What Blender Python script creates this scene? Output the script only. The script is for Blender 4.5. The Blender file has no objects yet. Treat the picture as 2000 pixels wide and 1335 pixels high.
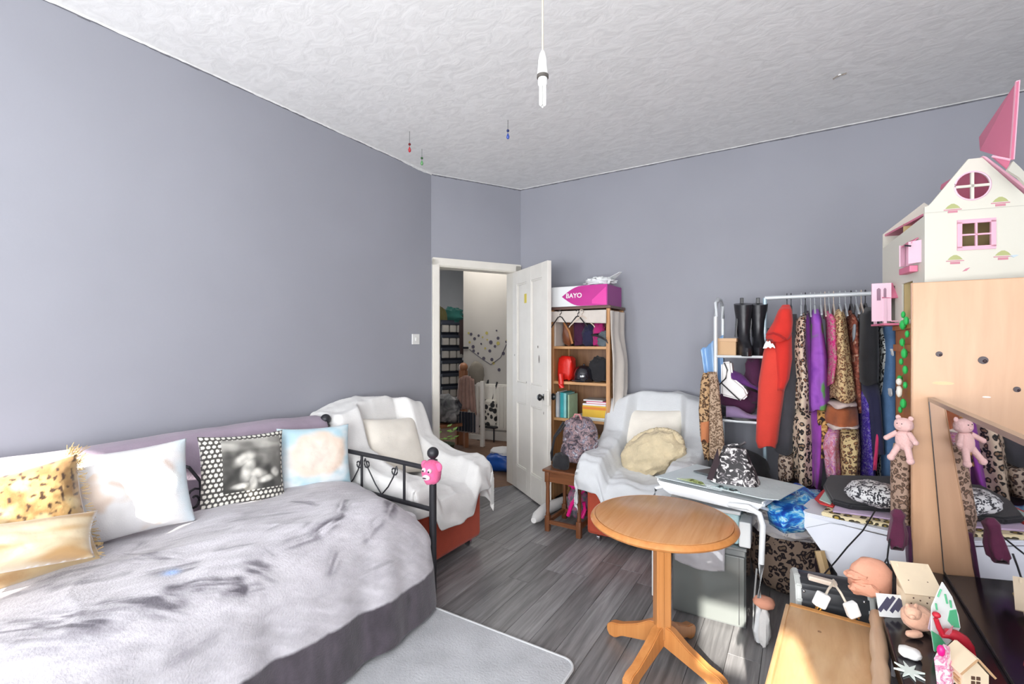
import bpy, bmesh, math, random
import numpy as np
from mathutils import Vector, Matrix, noise, Euler
random.seed(7)
SC = bpy.context.scene
COL = SC.collection
PI = math.pi
# ------------------------------------------------ camera, world, sun, exposure
H = 1.34; FP = 918.0; TH = math.atan(565/918.0); CEIL = 2.785
RX = (math.cos(TH), math.sin(TH)); FX = (-math.sin(TH), math.cos(TH))
cam_d = bpy.data.cameras.new('camera'); cam = bpy.data.objects.new('camera', cam_d); COL.objects.link(cam)
cam.location = (0, 0, H); cam.rotation_euler = (PI/2, 0, TH)
cam_d.sensor_width = 36; cam_d.lens = FP/2000*36; cam_d.clip_start = .02
SC.camera = cam
SC.view_settings.view_transform = 'Standard'; SC.view_settings.look = 'None'
SC.view_settings.gamma = 1; SC.view_settings.use_curve_mapping = False
SC.view_settings.exposure = 0.92
w = bpy.data.worlds.new('sky'); SC.world = w; w.use_nodes = True
wb = w.node_tree.nodes['Background']; wb.inputs[0].default_value = (.82, .9, 1, 1); wb.inputs[1].default_value = 1.6
def lamp(kind, name, loc, rot, energy, color=(1, 1, 1), size=1, sy=None, angle=None):
    l = bpy.data.lights.new(name, kind); o = bpy.data.objects.new(name, l); COL.objects.link(o)
    o.location = loc; o.rotation_euler = rot; l.energy = energy; l.color = color
    if kind == 'AREA':
        l.size = size
        if sy: l.shape = 'RECTANGLE'; l.size_y = sy
    if angle: l.angle = angle
    return o
SUN = Vector((.16, -1, .47)).normalized()
sun = lamp('SUN', 'sunlight', (0, -6, 4), (0, 0, 0), 11, (1, .95, .86), angle=.012)
sun.rotation_euler = SUN.to_track_quat('Z', 'Y').to_euler()
# area lamps at the unseen windows of the wall behind the camera
# (lamps in open windows, plus added fill in front of each opaque blind)
for i, (wx, ww, pw) in enumerate(((-2.08, .68, 30), (-.60, 1.30, 62), (.33, .32, 14), (1.15, .95, 42))):
    lamp('AREA', 'window_fill', (wx, -1.27 if i in (1, 3) else -1.36, 1.55), (PI/2+.22, 0, (0, .25, 0, .55)[i]), pw, (.95, .97, 1), ww, 1.7)  # tilted up to brighten the ceiling, some turned toward the left wall
lamp('AREA', 'hall_fill', (-3.6, 4.9, 2.42), (0, 0, 0), 7, (1, .97, .92), 1.0, 1.0)  # added fill lamp under the hall ceiling

def P(u, v, z=None, x=None, y=None, d=None):
    "the place in the room seen at a pixel of the photograph, on a plane of known height / position / depth"
    X = (u-1000)/FP; Y = (667.5-v)/FP
    dx = RX[0]*X+FX[0]; dy = RX[1]*X+FX[1]
    if z is not None: t = (z-H)/Y
    elif x is not None: t = x/dx
    elif y is not None: t = y/dy
    else: t = d
    return Vector((dx*t, dy*t, H+Y*t))

# ------------------------------------------------ materials
def lin(c):
    if isinstance(c, str):
        c = [int(c[i:i+2], 16)/255 for i in (0, 2, 4)]
        return tuple((v/12.92 if v <= .04045 else ((v+.055)/1.055)**2.4) for v in c)
    return tuple(c)
def new_mat(name):
    m = bpy.data.materials.new(name); m.use_nodes = True
    nt = m.node_tree; b = nt.nodes['Principled BSDF']
    return m, nt, b
def coords(nt, scale=(1, 1, 1), kind='Object'):
    tc = nt.nodes.new('ShaderNodeTexCoord'); mp = nt.nodes.new('ShaderNodeMapping')
    mp.inputs['Scale'].default_value = scale
    nt.links.new(tc.outputs[kind], mp.inputs[0]); return mp.outputs[0]
def ramp(nt, fac, stops, const=False):
    r = nt.nodes.new('ShaderNodeValToRGB')
    if const: r.color_ramp.interpolation = 'CONSTANT'
    e = r.color_ramp.elements
    while len(e) < len(stops): e.new(.5)
    for el, (p, c) in zip(e, stops): el.position = p; el.color = (*lin(c), 1)
    nt.links.new(fac, r.inputs[0]); return r.outputs[0]
def noise_n(nt, vec, scale, detail=4, rough=.5, dist=0):
    n = nt.nodes.new('ShaderNodeTexNoise'); n.inputs['Scale'].default_value = scale
    n.inputs['Detail'].default_value = detail; n.inputs['Roughness'].default_value = rough
    n.inputs['Distortion'].default_value = dist
    nt.links.new(vec, n.inputs['Vector']); return n
def bump(nt, b, h, strength, dist=.005):
    n = nt.nodes.new('ShaderNodeBump'); n.inputs['Strength'].default_value = strength
    n.inputs['Distance'].default_value = dist
    nt.links.new(h, n.inputs['Height']); nt.links.new(n.outputs[0], b.inputs['Normal'])
def plain(name, c, rough=.6, metal=0, var=.0, nscale=8, bmp=0, bscale=60, sheen=0, alpha=1, trans=0, coat=0):
    m, nt, b = new_mat(name); c = lin(c)
    b.inputs['Base Color'].default_value = (*c, 1)
    b.inputs['Roughness'].default_value = rough; b.inputs['Metallic'].default_value = metal
    b.inputs['Sheen Weight'].default_value = sheen; b.inputs['Coat Weight'].default_value = coat
    b.inputs['Transmission Weight'].default_value = trans; b.inputs['Alpha'].default_value = alpha
    if var or bmp: v = coords(nt)
    if var:
        n = noise_n(nt, v, nscale)
        o = ramp(nt, n.outputs[0], [(.3, tuple(x*(1-var) for x in c)), (.7, tuple(min(1, x*(1+var)) for x in c))])
        nt.links.new(o, b.inputs['Base Color'])
    if bmp:
        n2 = noise_n(nt, v, bscale, 3); bump(nt, b, n2.outputs[0], bmp)
    return m
def fabric(name, c, var=.08, bmp=.25, bscale=250, rough=.9):
    return plain(name, c, rough, var=var, nscale=14, bmp=bmp, bscale=bscale, sheen=.15)
def wood(name, c1, c2, axis='z', scale=6, rough=.4, stretch=14, rnd=0, bmp=.05):
    m, nt, b = new_mat(name)
    s = {'x': (1, stretch, stretch), 'y': (stretch, 1, stretch), 'z': (stretch, stretch, 1)}[axis]
    v = coords(nt, s); n = noise_n(nt, v, scale*.3, 5, .6, .6)
    o = ramp(nt, n.outputs[0], [(.3, c2), (.62, c1)])
    nt.links.new(o, b.inputs['Base Color']); b.inputs['Roughness'].default_value = rough
    bump(nt, b, n.outputs[0], bmp, .002)
    return m
def leopard(name, base, spot, dark, scale=22, dist=.25, rough=.85):
    m, nt, b = new_mat(name); v = coords(nt)
    n = noise_n(nt, v, scale*.7, 2); mix = nt.nodes.new('ShaderNodeVectorMath'); mix.operation = 'MULTIPLY_ADD'
    nt.links.new(n.outputs['Color'], mix.inputs[0]); mix.inputs[1].default_value = (dist/8,)*3; nt.links.new(v, mix.inputs[2])
    vo = nt.nodes.new('ShaderNodeTexVoronoi'); vo.inputs['Scale'].default_value = scale
    nt.links.new(mix.outputs[0], vo.inputs['Vector'])
    o = ramp(nt, vo.outputs['Distance'], [(0, spot), (.26, dark), (.5, base)], True)
    nt.links.new(o, b.inputs['Base Color']); b.inputs['Roughness'].default_value = rough
    n2 = noise_n(nt, v, 200, 2); bump(nt, b, n2.outputs[0], .3)
    return m
def mottle(name, stops, scale=10, rough=.85, const=False, dist=1.2, stretch=(1, 1, 1), bmp=.2):
    m, nt, b = new_mat(name); v = coords(nt, stretch)
    n = noise_n(nt, v, scale, 3, .55, dist)
    o = ramp(nt, n.outputs[0], stops, const); nt.links.new(o, b.inputs['Base Color'])
    b.inputs['Roughness'].default_value = rough
    n2 = noise_n(nt, v, 180, 2); bump(nt, b, n2.outputs[0], bmp)
    return m
def printed(name, rough=.85, bmp=.2, bscale=220, sheen=.1):
    m, nt, b = new_mat(name); a = nt.nodes.new('ShaderNodeVertexColor'); a.layer_name = 'Col'
    nt.links.new(a.outputs[0], b.inputs['Base Color']); b.inputs['Roughness'].default_value = rough
    b.inputs['Sheen Weight'].default_value = sheen
    if bmp: bump(nt, b, noise_n(nt, coords(nt), bscale, 3).outputs[0], bmp)
    return m

# ------------------------------------------------ mesh building
class B:
    def __init__(s): s.bm = bmesh.new(); s.smooth = False
    def _add(s, geom, M):
        bmesh.ops.transform(s.bm, matrix=M, verts=geom)
    def box(s, c, d, rot=(0, 0, 0), bev=0, seg=2):
        t = bmesh.new(); bmesh.ops.create_cube(t, size=1)
        bmesh.ops.scale(t, vec=d, verts=t.verts)
        if bev: bmesh.ops.bevel(t, geom=t.edges[:], offset=min(bev, min(d)*.45), segments=seg, affect='EDGES', profile=.5)
        bmesh.ops.transform(t, matrix=Matrix.Translation(c) @ Euler(rot).to_matrix().to_4x4(), verts=t.verts)
        s.merge(t); return s
    def merge(s, t):
        me = bpy.data.meshes.new('tmp'); t.to_mesh(me); t.free(); s.bm.from_mesh(me); bpy.data.meshes.remove(me)
    def span(s, a, b, bev=0):
        a = Vector(a); b = Vector(b); return s.box((a+b)/2, [abs(x) for x in (b-a)], bev=bev)
    def cyl(s, p0, p1, r0, r1=None, seg=12):
        p0 = Vector(p0); p1 = Vector(p1); r1 = r0 if r1 is None else r1
        t = bmesh.new(); L = (p1-p0).length
        bmesh.ops.create_cone(t, cap_ends=True, segments=seg, radius1=r0, radius2=r1, depth=L)
        bmesh.ops.transform(t, matrix=Matrix.Translation((p0+p1)/2) @ (p1-p0).to_track_quat('Z', 'Y').to_matrix().to_4x4(), verts=t.verts)
        s.merge(t); s.smooth = True; return s
    def ball(s, c, r, sc=(1, 1, 1), rot=(0, 0, 0), seg=14):
        t = bmesh.new(); bmesh.ops.create_uvsphere(t, u_segments=seg, v_segments=max(6, seg*2//3), radius=r)
        bmesh.ops.transform(t, matrix=Matrix.Translation(c) @ Euler(rot).to_matrix().to_4x4() @ Matrix.Diagonal((*sc, 1)), verts=t.verts)
        s.merge(t); s.smooth = True; return s
    def tube(s, pts, r, seg=8, closed=False, taper=None):
        pts = [Vector(p) for p in pts]; rings = []; n = len(pts); up = Vector((0, 0, 1))
        for i, p in enumerate(pts):
            t = (pts[min(i+1, n-1)]-pts[max(i-1, 0)]).normalized()
            a = t.cross(up)
            if a.length < .05: a = t.cross(Vector((1, 0, 0)))
            a.normalize(); b = t.cross(a)
            rr = r if taper is None else r*taper[i]
            rings.append([s.bm.verts.new(p+rr*(math.cos(k*2*PI/seg)*a+math.sin(k*2*PI/seg)*b)) for k in range(seg)])
        for i in range(n-1):
            for k in range(seg):
                s.bm.faces.new((rings[i][k], rings[i][(k+1) % seg], rings[i+1][(k+1) % seg], rings[i+1][k]))
        s.bm.faces.new(rings[0][::-1]); s.bm.faces.new(rings[-1]); s.smooth = True; return s
    def lathe(s, c, prof, seg=20, sc=(1, 1)):
        rings = [[s.bm.verts.new((c[0]+r*sc[0]*math.cos(k*2*PI/seg), c[1]+r*sc[1]*math.sin(k*2*PI/seg), c[2]+z)) for k in range(seg)] for r, z in prof]
        for i in range(len(rings)-1):
            for k in range(seg): s.bm.faces.new((rings[i][k], rings[i][(k+1) % seg], rings[i+1][(k+1) % seg], rings[i+1][k]))
        s.bm.faces.new(rings[0][::-1]); s.bm.faces.new(rings[-1]); s.smooth = True; return s
    def prism(s, pts, ext):
        ext = Vector(ext); a = [s.bm.verts.new(p) for p in pts]; b = [s.bm.verts.new(Vector(p)+ext) for p in pts]
        n = len(a); s.bm.faces.new(a); s.bm.faces.new(b[::-1])
        for i in range(n): s.bm.faces.new((a[i], b[i], b[(i+1) % n], a[(i+1) % n]))
        bmesh.ops.recalc_face_normals(s.bm, faces=s.bm.faces[:]); return s
    def loops(s, rings, cap=True):
        rs = [[s.bm.verts.new(p) for p in r] for r in rings]; n = len(rs[0])
        for i in range(len(rs)-1):
            for k in range(n): s.bm.faces.new((rs[i][k], rs[i][(k+1) % n], rs[i+1][(k+1) % n], rs[i+1][k]))
        if cap: s.bm.faces.new(rs[0][::-1]); s.bm.faces.new(rs[-1])
        s.smooth = True; return s
    def xf(s, M): bmesh.ops.transform(s.bm, matrix=M, verts=s.bm.verts); return s
MW = {}
def props(o, label=None, cat=None, group=None, kind=None):
    if label: o['label'] = label
    if cat: o['category'] = cat
    if group: o['group'] = group
    if kind: o['kind'] = kind
    return o
def thing(name, label, cat, loc=(0, 0, 0), rz=0, group=None):
    o = bpy.data.objects.new(name, None); o.empty_display_size = .05; COL.objects.link(o)
    o.location = loc; o.rotation_euler = (0, 0, rz)
    MW[o] = Matrix.Translation(loc) @ Matrix.Rotation(rz, 4, 'Z')
    return props(o, label, cat, group)
def finish(me, mat, smooth, ang=.6):
    me.materials.append(mat)
    if smooth:
        me.polygons.foreach_set('use_smooth', [True]*len(me.polygons))
        if ang: me.set_sharp_from_angle(angle=ang)
def part(name, b, mat, parent=None, world=False, label=None, ang=.7):
    me = bpy.data.meshes.new(name)
    bmesh.ops.recalc_face_normals(b.bm, faces=b.bm.faces[:])
    if parent is not None and world: b.xf(MW[parent].inverted())
    b.bm.to_mesh(me); b.bm.free()
    finish(me, mat, b.smooth, ang)
    o = bpy.data.objects.new(name, me); COL.objects.link(o)
    if parent is not None: o.parent = parent; MW[o] = MW[parent]
    else: MW[o] = Matrix.Identity(4)
    if label: o['label'] = label
    return o
def solo(name, b, mat, label, cat, group=None, kind=None, ang=.7):
    "a thing that is one mesh: origin moved to its base"
    vs = [v.co for v in b.bm.verts]
    c = Vector((sum(v.x for v in vs)/len(vs), sum(v.y for v in vs)/len(vs), min(v.z for v in vs)))
    b.xf(Matrix.Translation(-c)); o = part(name, b, mat, ang=ang); o.location = c; MW[o] = Matrix.Translation(c)
    return props(o, label, cat, group, kind)
def struct(name, b, mat, parent=None):
    o = part(name, b, mat, parent)
    if parent is None: o['kind'] = 'structure'
    return o
def surf(name, nu, nv, f, mat, parent=None, color=None, thick=0, world=False, wrap=False, ang=0):
    "a grid surface; f(a, b) -> point, color(a, b, p) -> rgb, a and b from 0 to 1"
    vs = []; cs = []
    M = MW[parent].inverted() if (parent is not None and world) else None
    for i in range(nu):
        for j in range(nv):
            a = i/(nu-1); b = j/(nv-1); p = Vector(f(a, b))
            if color: cs.append((*color(a, b, p), 1))
            vs.append(M @ p if M else p)
    fs = [(i*nv+j, (i+1)*nv+j, (i+1)*nv+j+1, i*nv+j+1) for i in range(nu-1) for j in range(nv-1)]
    me = bpy.data.meshes.new(name); me.from_pydata([tuple(v) for v in vs], [], fs)
    if color:
        at = me.color_attributes.new('Col', 'FLOAT_COLOR', 'POINT'); at.data.foreach_set('color', np.array(cs, dtype=np.float32).ravel())
    finish(me, mat, True, ang)
    o = bpy.data.objects.new(name, me); COL.objects.link(o)
    if thick:
        md = o.modifiers.new('thickness', 'SOLIDIFY'); md.thickness = thick; md.offset = 0
    if parent is not None: o.parent = parent; MW[o] = MW[parent]
    else: MW[o] = Matrix.Identity(4)
    return o
def nz(x, y=0, z=0): return noise.noise(Vector((x, y, z)))
def fbm(x, y=0, z=0): return nz(x, y, z)+.5*nz(2*x+7, 2*y, 2*z)+.25*nz(4*x, 4*y+3, 4*z)
def sm(a, b, x):
    t = min(1, max(0, (x-a)/(b-a))); return t*t*(3-2*t)
def mixc(a, b, t): return tuple(x+(y-x)*t for x, y in zip(a, b))
def pillow(name, w, h, t, mat, parent=None, M=None, color=None, n=26, seed=0, back=(.8, .78, .75)):
    "stuffed cushion standing in its own XZ plane, front to -Y, its base at z=0"
    vs = []; cs = []; fs = []
    for side in (-1, 1):
        for i in range(n):
            for j in range(n):
                a = i/(n-1)*2-1; b = j/(n-1)*2-1
                e = max(0, (1-abs(a)**3.2))*max(0, (1-abs(b)**3.2))
                pin = 1-.075*(1-abs(a)**2)*abs(b)**3; pin2 = 1-.075*(1-abs(b)**2)*abs(a)**3
                x = a*w/2*pin2; z = h/2+b*h/2*pin
                wr = .05*t*fbm(a*2.2+seed, b*2.2, side)
                y = side*(t/2*e**.55)+wr*e
                vs.append((x, y, z)); cs.append((*(color((a+1)/2, (b+1)/2) if (color and side < 0) else back), 1))
    N = n*n
    for s in (0, 1):
        for i in range(n-1):
            for j in range(n-1):
                q = (s*N+i*n+j, s*N+(i+1)*n+j, s*N+(i+1)*n+j+1, s*N+i*n+j+1)
                fs.append(q if s == 0 else q[::-1])
    me = bpy.data.meshes.new(name); me.from_pydata(vs, [], fs)
    at = me.color_attributes.new('Col', 'FLOAT_COLOR', 'POINT'); at.data.foreach_set('color', np.array(cs, dtype=np.float32).ravel())
    bm = bmesh.new(); bm.from_mesh(me); bmesh.ops.remove_doubles(bm, verts=bm.verts, dist=1e-5); bm.to_mesh(me); bm.free()
    finish(me, mat, True, 0)
    o = bpy.data.objects.new(name, me); COL.objects.link(o)
    if parent is not None: o.parent = parent; MW[o] = MW[parent]
    if M is not None: o.matrix_local = M; MW.setdefault(o, M)
    return o
def place(loc, rz=0, tilt=0, roll=0):
    return Matrix.Translation(loc) @ Matrix.Rotation(rz, 4, 'Z') @ Matrix.Rotation(tilt, 4, 'X') @ Matrix.Rotation(roll, 4, 'Y')
def lumps(b, c, r, sc, seed=0, amp=.18, seg=24, freq=2.2, sq=.85):
    "a soft crumpled mass"
    t = bmesh.new(); bmesh.ops.create_uvsphere(t, u_segments=seg, v_segments=seg*2//3, radius=1)
    for v in t.verts:
        n = 1+amp*fbm(v.co.x*freq+seed, v.co.y*freq, v.co.z*freq)
        v.co = Vector([math.copysign(abs(q)**sq, q) for q in v.co])
        v.co = Vector((v.co.x*r*sc[0]*n, v.co.y*r*sc[1]*n, v.co.z*r*sc[2]*n))+Vector(c)
    b.merge(t); b.smooth = True; return b
# ================================================ the room
def wall_mat(name, c):
    m, nt, b = new_mat(name); v = coords(nt); c = lin(c)
    n = noise_n(nt, v, 1.3, 3); o = ramp(nt, n.outputs[0], [(.25, tuple(x*.95 for x in c)), (.75, tuple(x*1.05 for x in c))])
    nt.links.new(o, b.inputs['Base Color']); b.inputs['Roughness'].default_value = .62
    bump(nt, b, noise_n(nt, v, 90, 3).outputs[0], .08, .003); return m
M_wall = wall_mat('grey_lilac_paint', (.330, .336, .377))
M_white = plain('white_gloss_paint', (.82, .785, .71), .35, var=.04, nscale=5, bmp=.06, bscale=20)
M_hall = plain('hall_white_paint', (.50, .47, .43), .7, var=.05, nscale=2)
def ceil_mat():
    m, nt, b = new_mat('textured_ceiling_paint'); v = coords(nt, (1, 1.5, 1))
    n = noise_n(nt, v, 10, 5, .6, 1.2); o = ramp(nt, n.outputs[0], [(.32, (.78, .775, .765)), (.62, (.88, .875, .865))])
    nt.links.new(o, b.inputs['Base Color']); b.inputs['Roughness'].default_value = .8
    bump(nt, b, n.outputs[0], .13, .02); return m
M_ceil = ceil_mat()
XL, YB, XR, YF = -2.703, 3.834, 1.75, -1.3
A = Vector((XL, 3.07, 0)); Bc = Vector((-2.262, YB, 0)); U = (Bc-A).normalized(); Nn = Vector((-U.y, U.x, 0))
def hp(s, n, z=0): p = A+U*s+Nn*n; return Vector((p.x, p.y, z))
T = .12
struct('wall_left', B().span((XL-T, YF-T, 0), (XL, 3.07, CEIL)), M_wall)
struct('wall_back', B().span((Bc.x-.02, YB, 0), (XR+T, YB+T, CEIL)), M_wall)
struct('wall_right', B().span((XR, YF-T, 0), (XR+T, YB, CEIL)), M_wall)
# wall behind the camera with unseen window openings, cut to aim the sun patches
b = B(); xs = [XL, -2.40, -1.72, -1.3, .04, .14, .52, .66, 1.64, XR]
for i in range(0, 10, 2): b.span((xs[i], YF-T, 0), (xs[i+1], YF, CEIL))
for i in (1, 3, 5, 7): b.span((xs[i], YF-T, 0), (xs[i+1], YF, .68)); b.span((xs[i], YF-T, (0, 1.90, 0, 2.45, 0, 1.90, 0, 2.45)[i]), (xs[i+1], YF, CEIL))
struct('wall_front', b, M_wall)
for k, i in enumerate((1, 3, 5, 7)):
    x0, x1 = xs[i], xs[i+1]; b = B()
    for (a, c) in (((x0, .68), (x0+.05, 2.45)), ((x1-.05, .68), (x1, 2.45)), ((x0, .68), (x1, .74)), ((x0, 2.39), (x1, 2.45)), ((x0, 1.58), (x1, 1.62))):
        b.span((a[0], YF-.09, a[1]), (c[0], YF-.04, c[1]))
    o = struct('window_%d' % (k+1), b, M_white)
    if i in (3, 7): part('sun_block_blind', B().span((x0+.01, YF-.03, .72), (x1-.01, YF-.025, 2.43)), M_white, o)  # unseen, added to keep the sun out; a fill lamp stands before it
    part('window_sill', B().span((x0-.04, YF-.02, .64), (x1+.04, YF+.12, .68), bev=.008), M_white, o)
# door wall, set diagonally across the corner
L = (Bc-A).length; s0, s1, dh = .075, .80, 1.99
b = B().prism([hp(q, 0, z) for q, z in ((-.0, 0), (s0-.03, 0), (s0-.03, dh+.03), (s1+.03, dh+.03), (s1+.03, 0), (L, 0), (L, CEIL), (-.0, CEIL))], Nn*T)
bmesh.ops.triangulate(b.bm, faces=[f for f in b.bm.faces if len(f.verts) > 4])
struct('wall_diagonal', b, M_wall)
struct('wall_sun_block_near', B().prism([hp(-.9, 0), hp(-.14, 0), hp(-.14, T), hp(-.9, T)], (0, 0, 2.6)), M_wall)  # unseen, added to stop sun leaking into the hall from the left
struct('wall_sun_block_side', B().prism([hp(L+.14, .0), hp(2.42, 0), hp(2.42, T), hp(L+.14, T)], (0, 0, 2.6)), M_wall)  # unseen, closes the same sun gap on the other side of the doorway
# architrave and frame: one trim with its mouldings as parts
fr = B()
for (a0, a1, z0, z1) in ((s0-.035, s0, 0, dh+.035), (s1, s1+.035, 0, dh+.035), (s0-.035, s1+.035, dh, dh+.035)):
    fr.prism([hp(a0, -.005, z0), hp(a1, -.005, z0), hp(a1, T+.01, z0), hp(a0, T+.01, z0)], (0, 0, z1-z0))
tr = struct('trim_1', fr, M_white)
for (a0, a1, z0, z1) in ((s0-.07, s0-.008, 0, dh+.065), (s1+.008, s1+.075, 0, dh+.065), (s0-.07, s1+.075, dh+.006, dh+.075)):
    q = B(); q.prism([hp(a0, -.028, z0), hp(a1, -.028, z0), hp(a1, 0.002, z0), hp(a0, 0.002, z0)], (0, 0, z1-z0))
    bmesh.ops.bevel(q.bm, geom=q.bm.edges[:], offset=.006, segments=2, affect='EDGES'); part('architrave', q, M_white, tr)
# ceiling with its ragged painted edge
struct('ceiling', B().span((XL-T, YF-T, CEIL), (XR+T, YB+T, CEIL+.1)), M_ceil)
M_edge = plain('chalky_paint_edge', (.78, .78, .77), .9, var=.1, nscale=30, bmp=.4, bscale=80)
M_joint = plain('dark_ceiling_joint', (.16, .16, .18), .9, var=.3, nscale=20)  # dark strip run along the tops of the walls
def ragged(p0, p1, nrm, seed, name, k_=1):
    p0 = Vector(p0); p1 = Vector(p1); Lr = (p1-p0).length; n = int(Lr/.02); nrm = Vector(nrm)
    b = B(); top = []; bot = []
    for i in range(n+1):
        p = p0.lerp(p1, i/n); s = i*.02
        dz = k_*(.007+.010*max(0, nz(s*3, seed))+.018*max(0, nz(s*1.3, seed+5)-.25)+.004*random.random())
        top.append(p+nrm*.004+Vector((0, 0, CEIL))); bot.append(p+nrm*.001+Vector((0, 0, CEIL-dz)))
    for i in range(n):
        b.bm.faces.new([b.bm.verts.new(v) for v in (top[i], top[i+1], bot[i+1], bot[i])])
    bmesh.ops.remove_doubles(b.bm, verts=b.bm.verts, dist=1e-6); bmesh.ops.solidify(b.bm, geom=b.bm.faces[:], thickness=.003)
    return struct(name, b, M_edge)
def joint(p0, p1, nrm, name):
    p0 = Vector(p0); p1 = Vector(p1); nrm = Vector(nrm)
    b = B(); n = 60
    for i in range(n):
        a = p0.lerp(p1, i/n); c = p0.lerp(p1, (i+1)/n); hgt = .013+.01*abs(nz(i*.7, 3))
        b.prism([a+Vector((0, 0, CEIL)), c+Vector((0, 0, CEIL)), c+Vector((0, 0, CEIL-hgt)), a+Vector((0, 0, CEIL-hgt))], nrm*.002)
    return struct(name, b, M_joint)
ragged((XL, YF, 0), (XL, 3.07, 0), (1, 0, 0), 1, 'trim_2'); ragged((Bc.x, YB, 0), (XR, YB, 0), (0, -1, 0), 9, 'trim_3', .4)
ragged(tuple(A), tuple(Bc), tuple(-Nn), 4, 'trim_4', .4)
joint((Bc.x, YB, 0), (XR, YB, 0), (0, -1, 0), 'trim_5'); joint(tuple(A), tuple(Bc), tuple(-Nn), 'trim_6'); joint((XL, .4, 0), (XL, 3.07, 0), (1, 0, 0), 'trim_7')
# skirting
M_sk = M_white
struct('baseboard_left', B().span((XL, YF, 0), (XL+.018, 3.06, .12), bev=.004), M_sk)
struct('baseboard_back', B().span((Bc.x, YB-.018, 0), (XR, YB, .12), bev=.004), M_sk)
struct('baseboard_right', B().span((XR-.018, YF, 0), (XR, YB, .12), bev=.004), M_sk)
# floor: subfloor with every laminate board a part
M_sub = plain('dark_subfloor', (.05, .05, .055), .9)
fl = struct('floor', B().prism([(XL, YF-.1, -.06), (XR, YF-.1, -.06), (XR, YB, -.06), (Bc.x, YB, -.06), (XL, 3.07, -.06)], (0, 0, .052)), M_sub)
def plank_mat():
    m, nt, b = new_mat('grey_laminate'); tc = nt.nodes.new('ShaderNodeTexCoord'); oi = nt.nodes.new('ShaderNodeObjectInfo')
    ad = nt.nodes.new('ShaderNodeVectorMath'); ad.operation = 'MULTIPLY_ADD'
    cmb = nt.nodes.new('ShaderNodeCombineXYZ'); nt.links.new(oi.outputs['Random'], cmb.inputs[0]); nt.links.new(oi.outputs['Random'], cmb.inputs[1])
    nt.links.new(cmb.outputs[0], ad.inputs[0]); ad.inputs[1].default_value = (37, 91, 0); nt.links.new(tc.outputs['Object'], ad.inputs[2])
    mp = nt.nodes.new('ShaderNodeMapping'); mp.inputs['Scale'].default_value = (26, 1.5, 1); nt.links.new(ad.outputs[0], mp.inputs[0])
    n = noise_n(nt, mp.outputs[0], 1.6, 6, .6, .5)
    o = ramp(nt, n.outputs[0], [(.28, (.115, .113, .115)), (.5, (.205, .20, .203)), (.75, (.34, .332, .335))])
    hs = nt.nodes.new('ShaderNodeHueSaturation'); nt.links.new(o, hs.inputs['Color'])
    mr = nt.nodes.new('ShaderNodeMapRange'); mr.inputs[3].default_value = .74; mr.inputs[4].default_value = 1.3
    nt.links.new(oi.outputs['Random'], mr.inputs[0]); nt.links.new(mr.outputs[0], hs.inputs['Value'])
    nt.links.new(hs.outputs[0], b.inputs['Base Color']); b.inputs['Roughness'].default_value = .33
    bump(nt, b, n.outputs[0], .1, .002); return m
M_plank = plank_mat()
def plank_mesh(wd, ln):
    b = B(); b.box((0, 0, 0), (wd-.0014, ln-.0012, .008)); bmesh.ops.bevel(b.bm, geom=[e for e in b.bm.edges if all(v.co.z > 0 for v in e.verts)], offset=.0012, segments=1, affect='EDGES')
    me = bpy.data.meshes.new('floorboard'); b.bm.to_mesh(me); b.bm.free(); me.materials.append(M_plank); return me
WD, LN = .128, .92
PM = plank_mesh(WD, LN)
x = XL+WD/2; ci = 0
while x < XR:
    y = YF-.1-random.random()*LN
    while y < YB:
        ya, yb = max(y, YF), min(y+LN, YB)
        inside = lambda px, py: (Vector((px, py, 0))-A).dot(Nn) < 0
        corners = [inside(cx, cy) for cx in (x-WD/2, x+WD/2) for cy in (ya, yb)]
        if yb-ya > .03 and any(corners):
            full = abs((yb-ya)-LN) < 1e-6
            me = PM if full else plank_mesh(WD, yb-ya)
            if not all(corners):
                bm = bmesh.new(); bm.from_mesh(me); cc = Vector((x, (ya+yb)/2, 0))
                g = bm.verts[:]+bm.edges[:]+bm.faces[:]
                bmesh.ops.bisect_plane(bm, geom=g, plane_co=A-cc, plane_no=Nn, clear_outer=True)
                bmesh.ops.holes_fill(bm, edges=bm.edges[:])
                me = bpy.data.meshes.new('floorboard'); bm.to_mesh(me); bm.free(); me.materials.append(M_plank)
            if len(me.polygons):
                o = bpy.data.objects.new('floorboard', me); o.location = (x, (ya+yb)/2, -.004); o.parent = fl; COL.objects.link(o)
        y += LN
    x += WD
# ------------------------------------------------ hall beyond the door
M_carpet = plain('brown_hall_carpet', (.20, .115, .075), .95, var=.12, nscale=12, bmp=.5, bscale=160)
struct('floor_hall', B().prism([hp(-2.2, 0, -.06), hp(2.6, 0, -.06), hp(2.6, 4.6, -.06), hp(-2.2, 4.6, -.06)], (0, 0, .06)), M_carpet)
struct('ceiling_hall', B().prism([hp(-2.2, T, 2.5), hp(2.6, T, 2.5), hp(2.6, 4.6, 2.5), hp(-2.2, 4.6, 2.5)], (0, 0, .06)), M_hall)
pa = P(905, 853, z=0); pb = P(1003, 862, z=0); dv = (pb-pa).normalized(); nb = Vector((-dv.y, dv.x, 0))
def hw(s, n, z=0): p = pa+dv*s+nb*n; return Vector((p.x, p.y, z))
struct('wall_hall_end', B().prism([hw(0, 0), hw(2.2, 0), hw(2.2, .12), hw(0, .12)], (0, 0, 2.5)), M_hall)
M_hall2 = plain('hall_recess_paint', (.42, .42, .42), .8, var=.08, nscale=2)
struct('wall_hall_recess', B().prism([hw(-1.8, .75), hw(.1, .75), hw(.1, .87), hw(-1.8, .87)], (0, 0, 2.5)), M_hall2)
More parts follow.
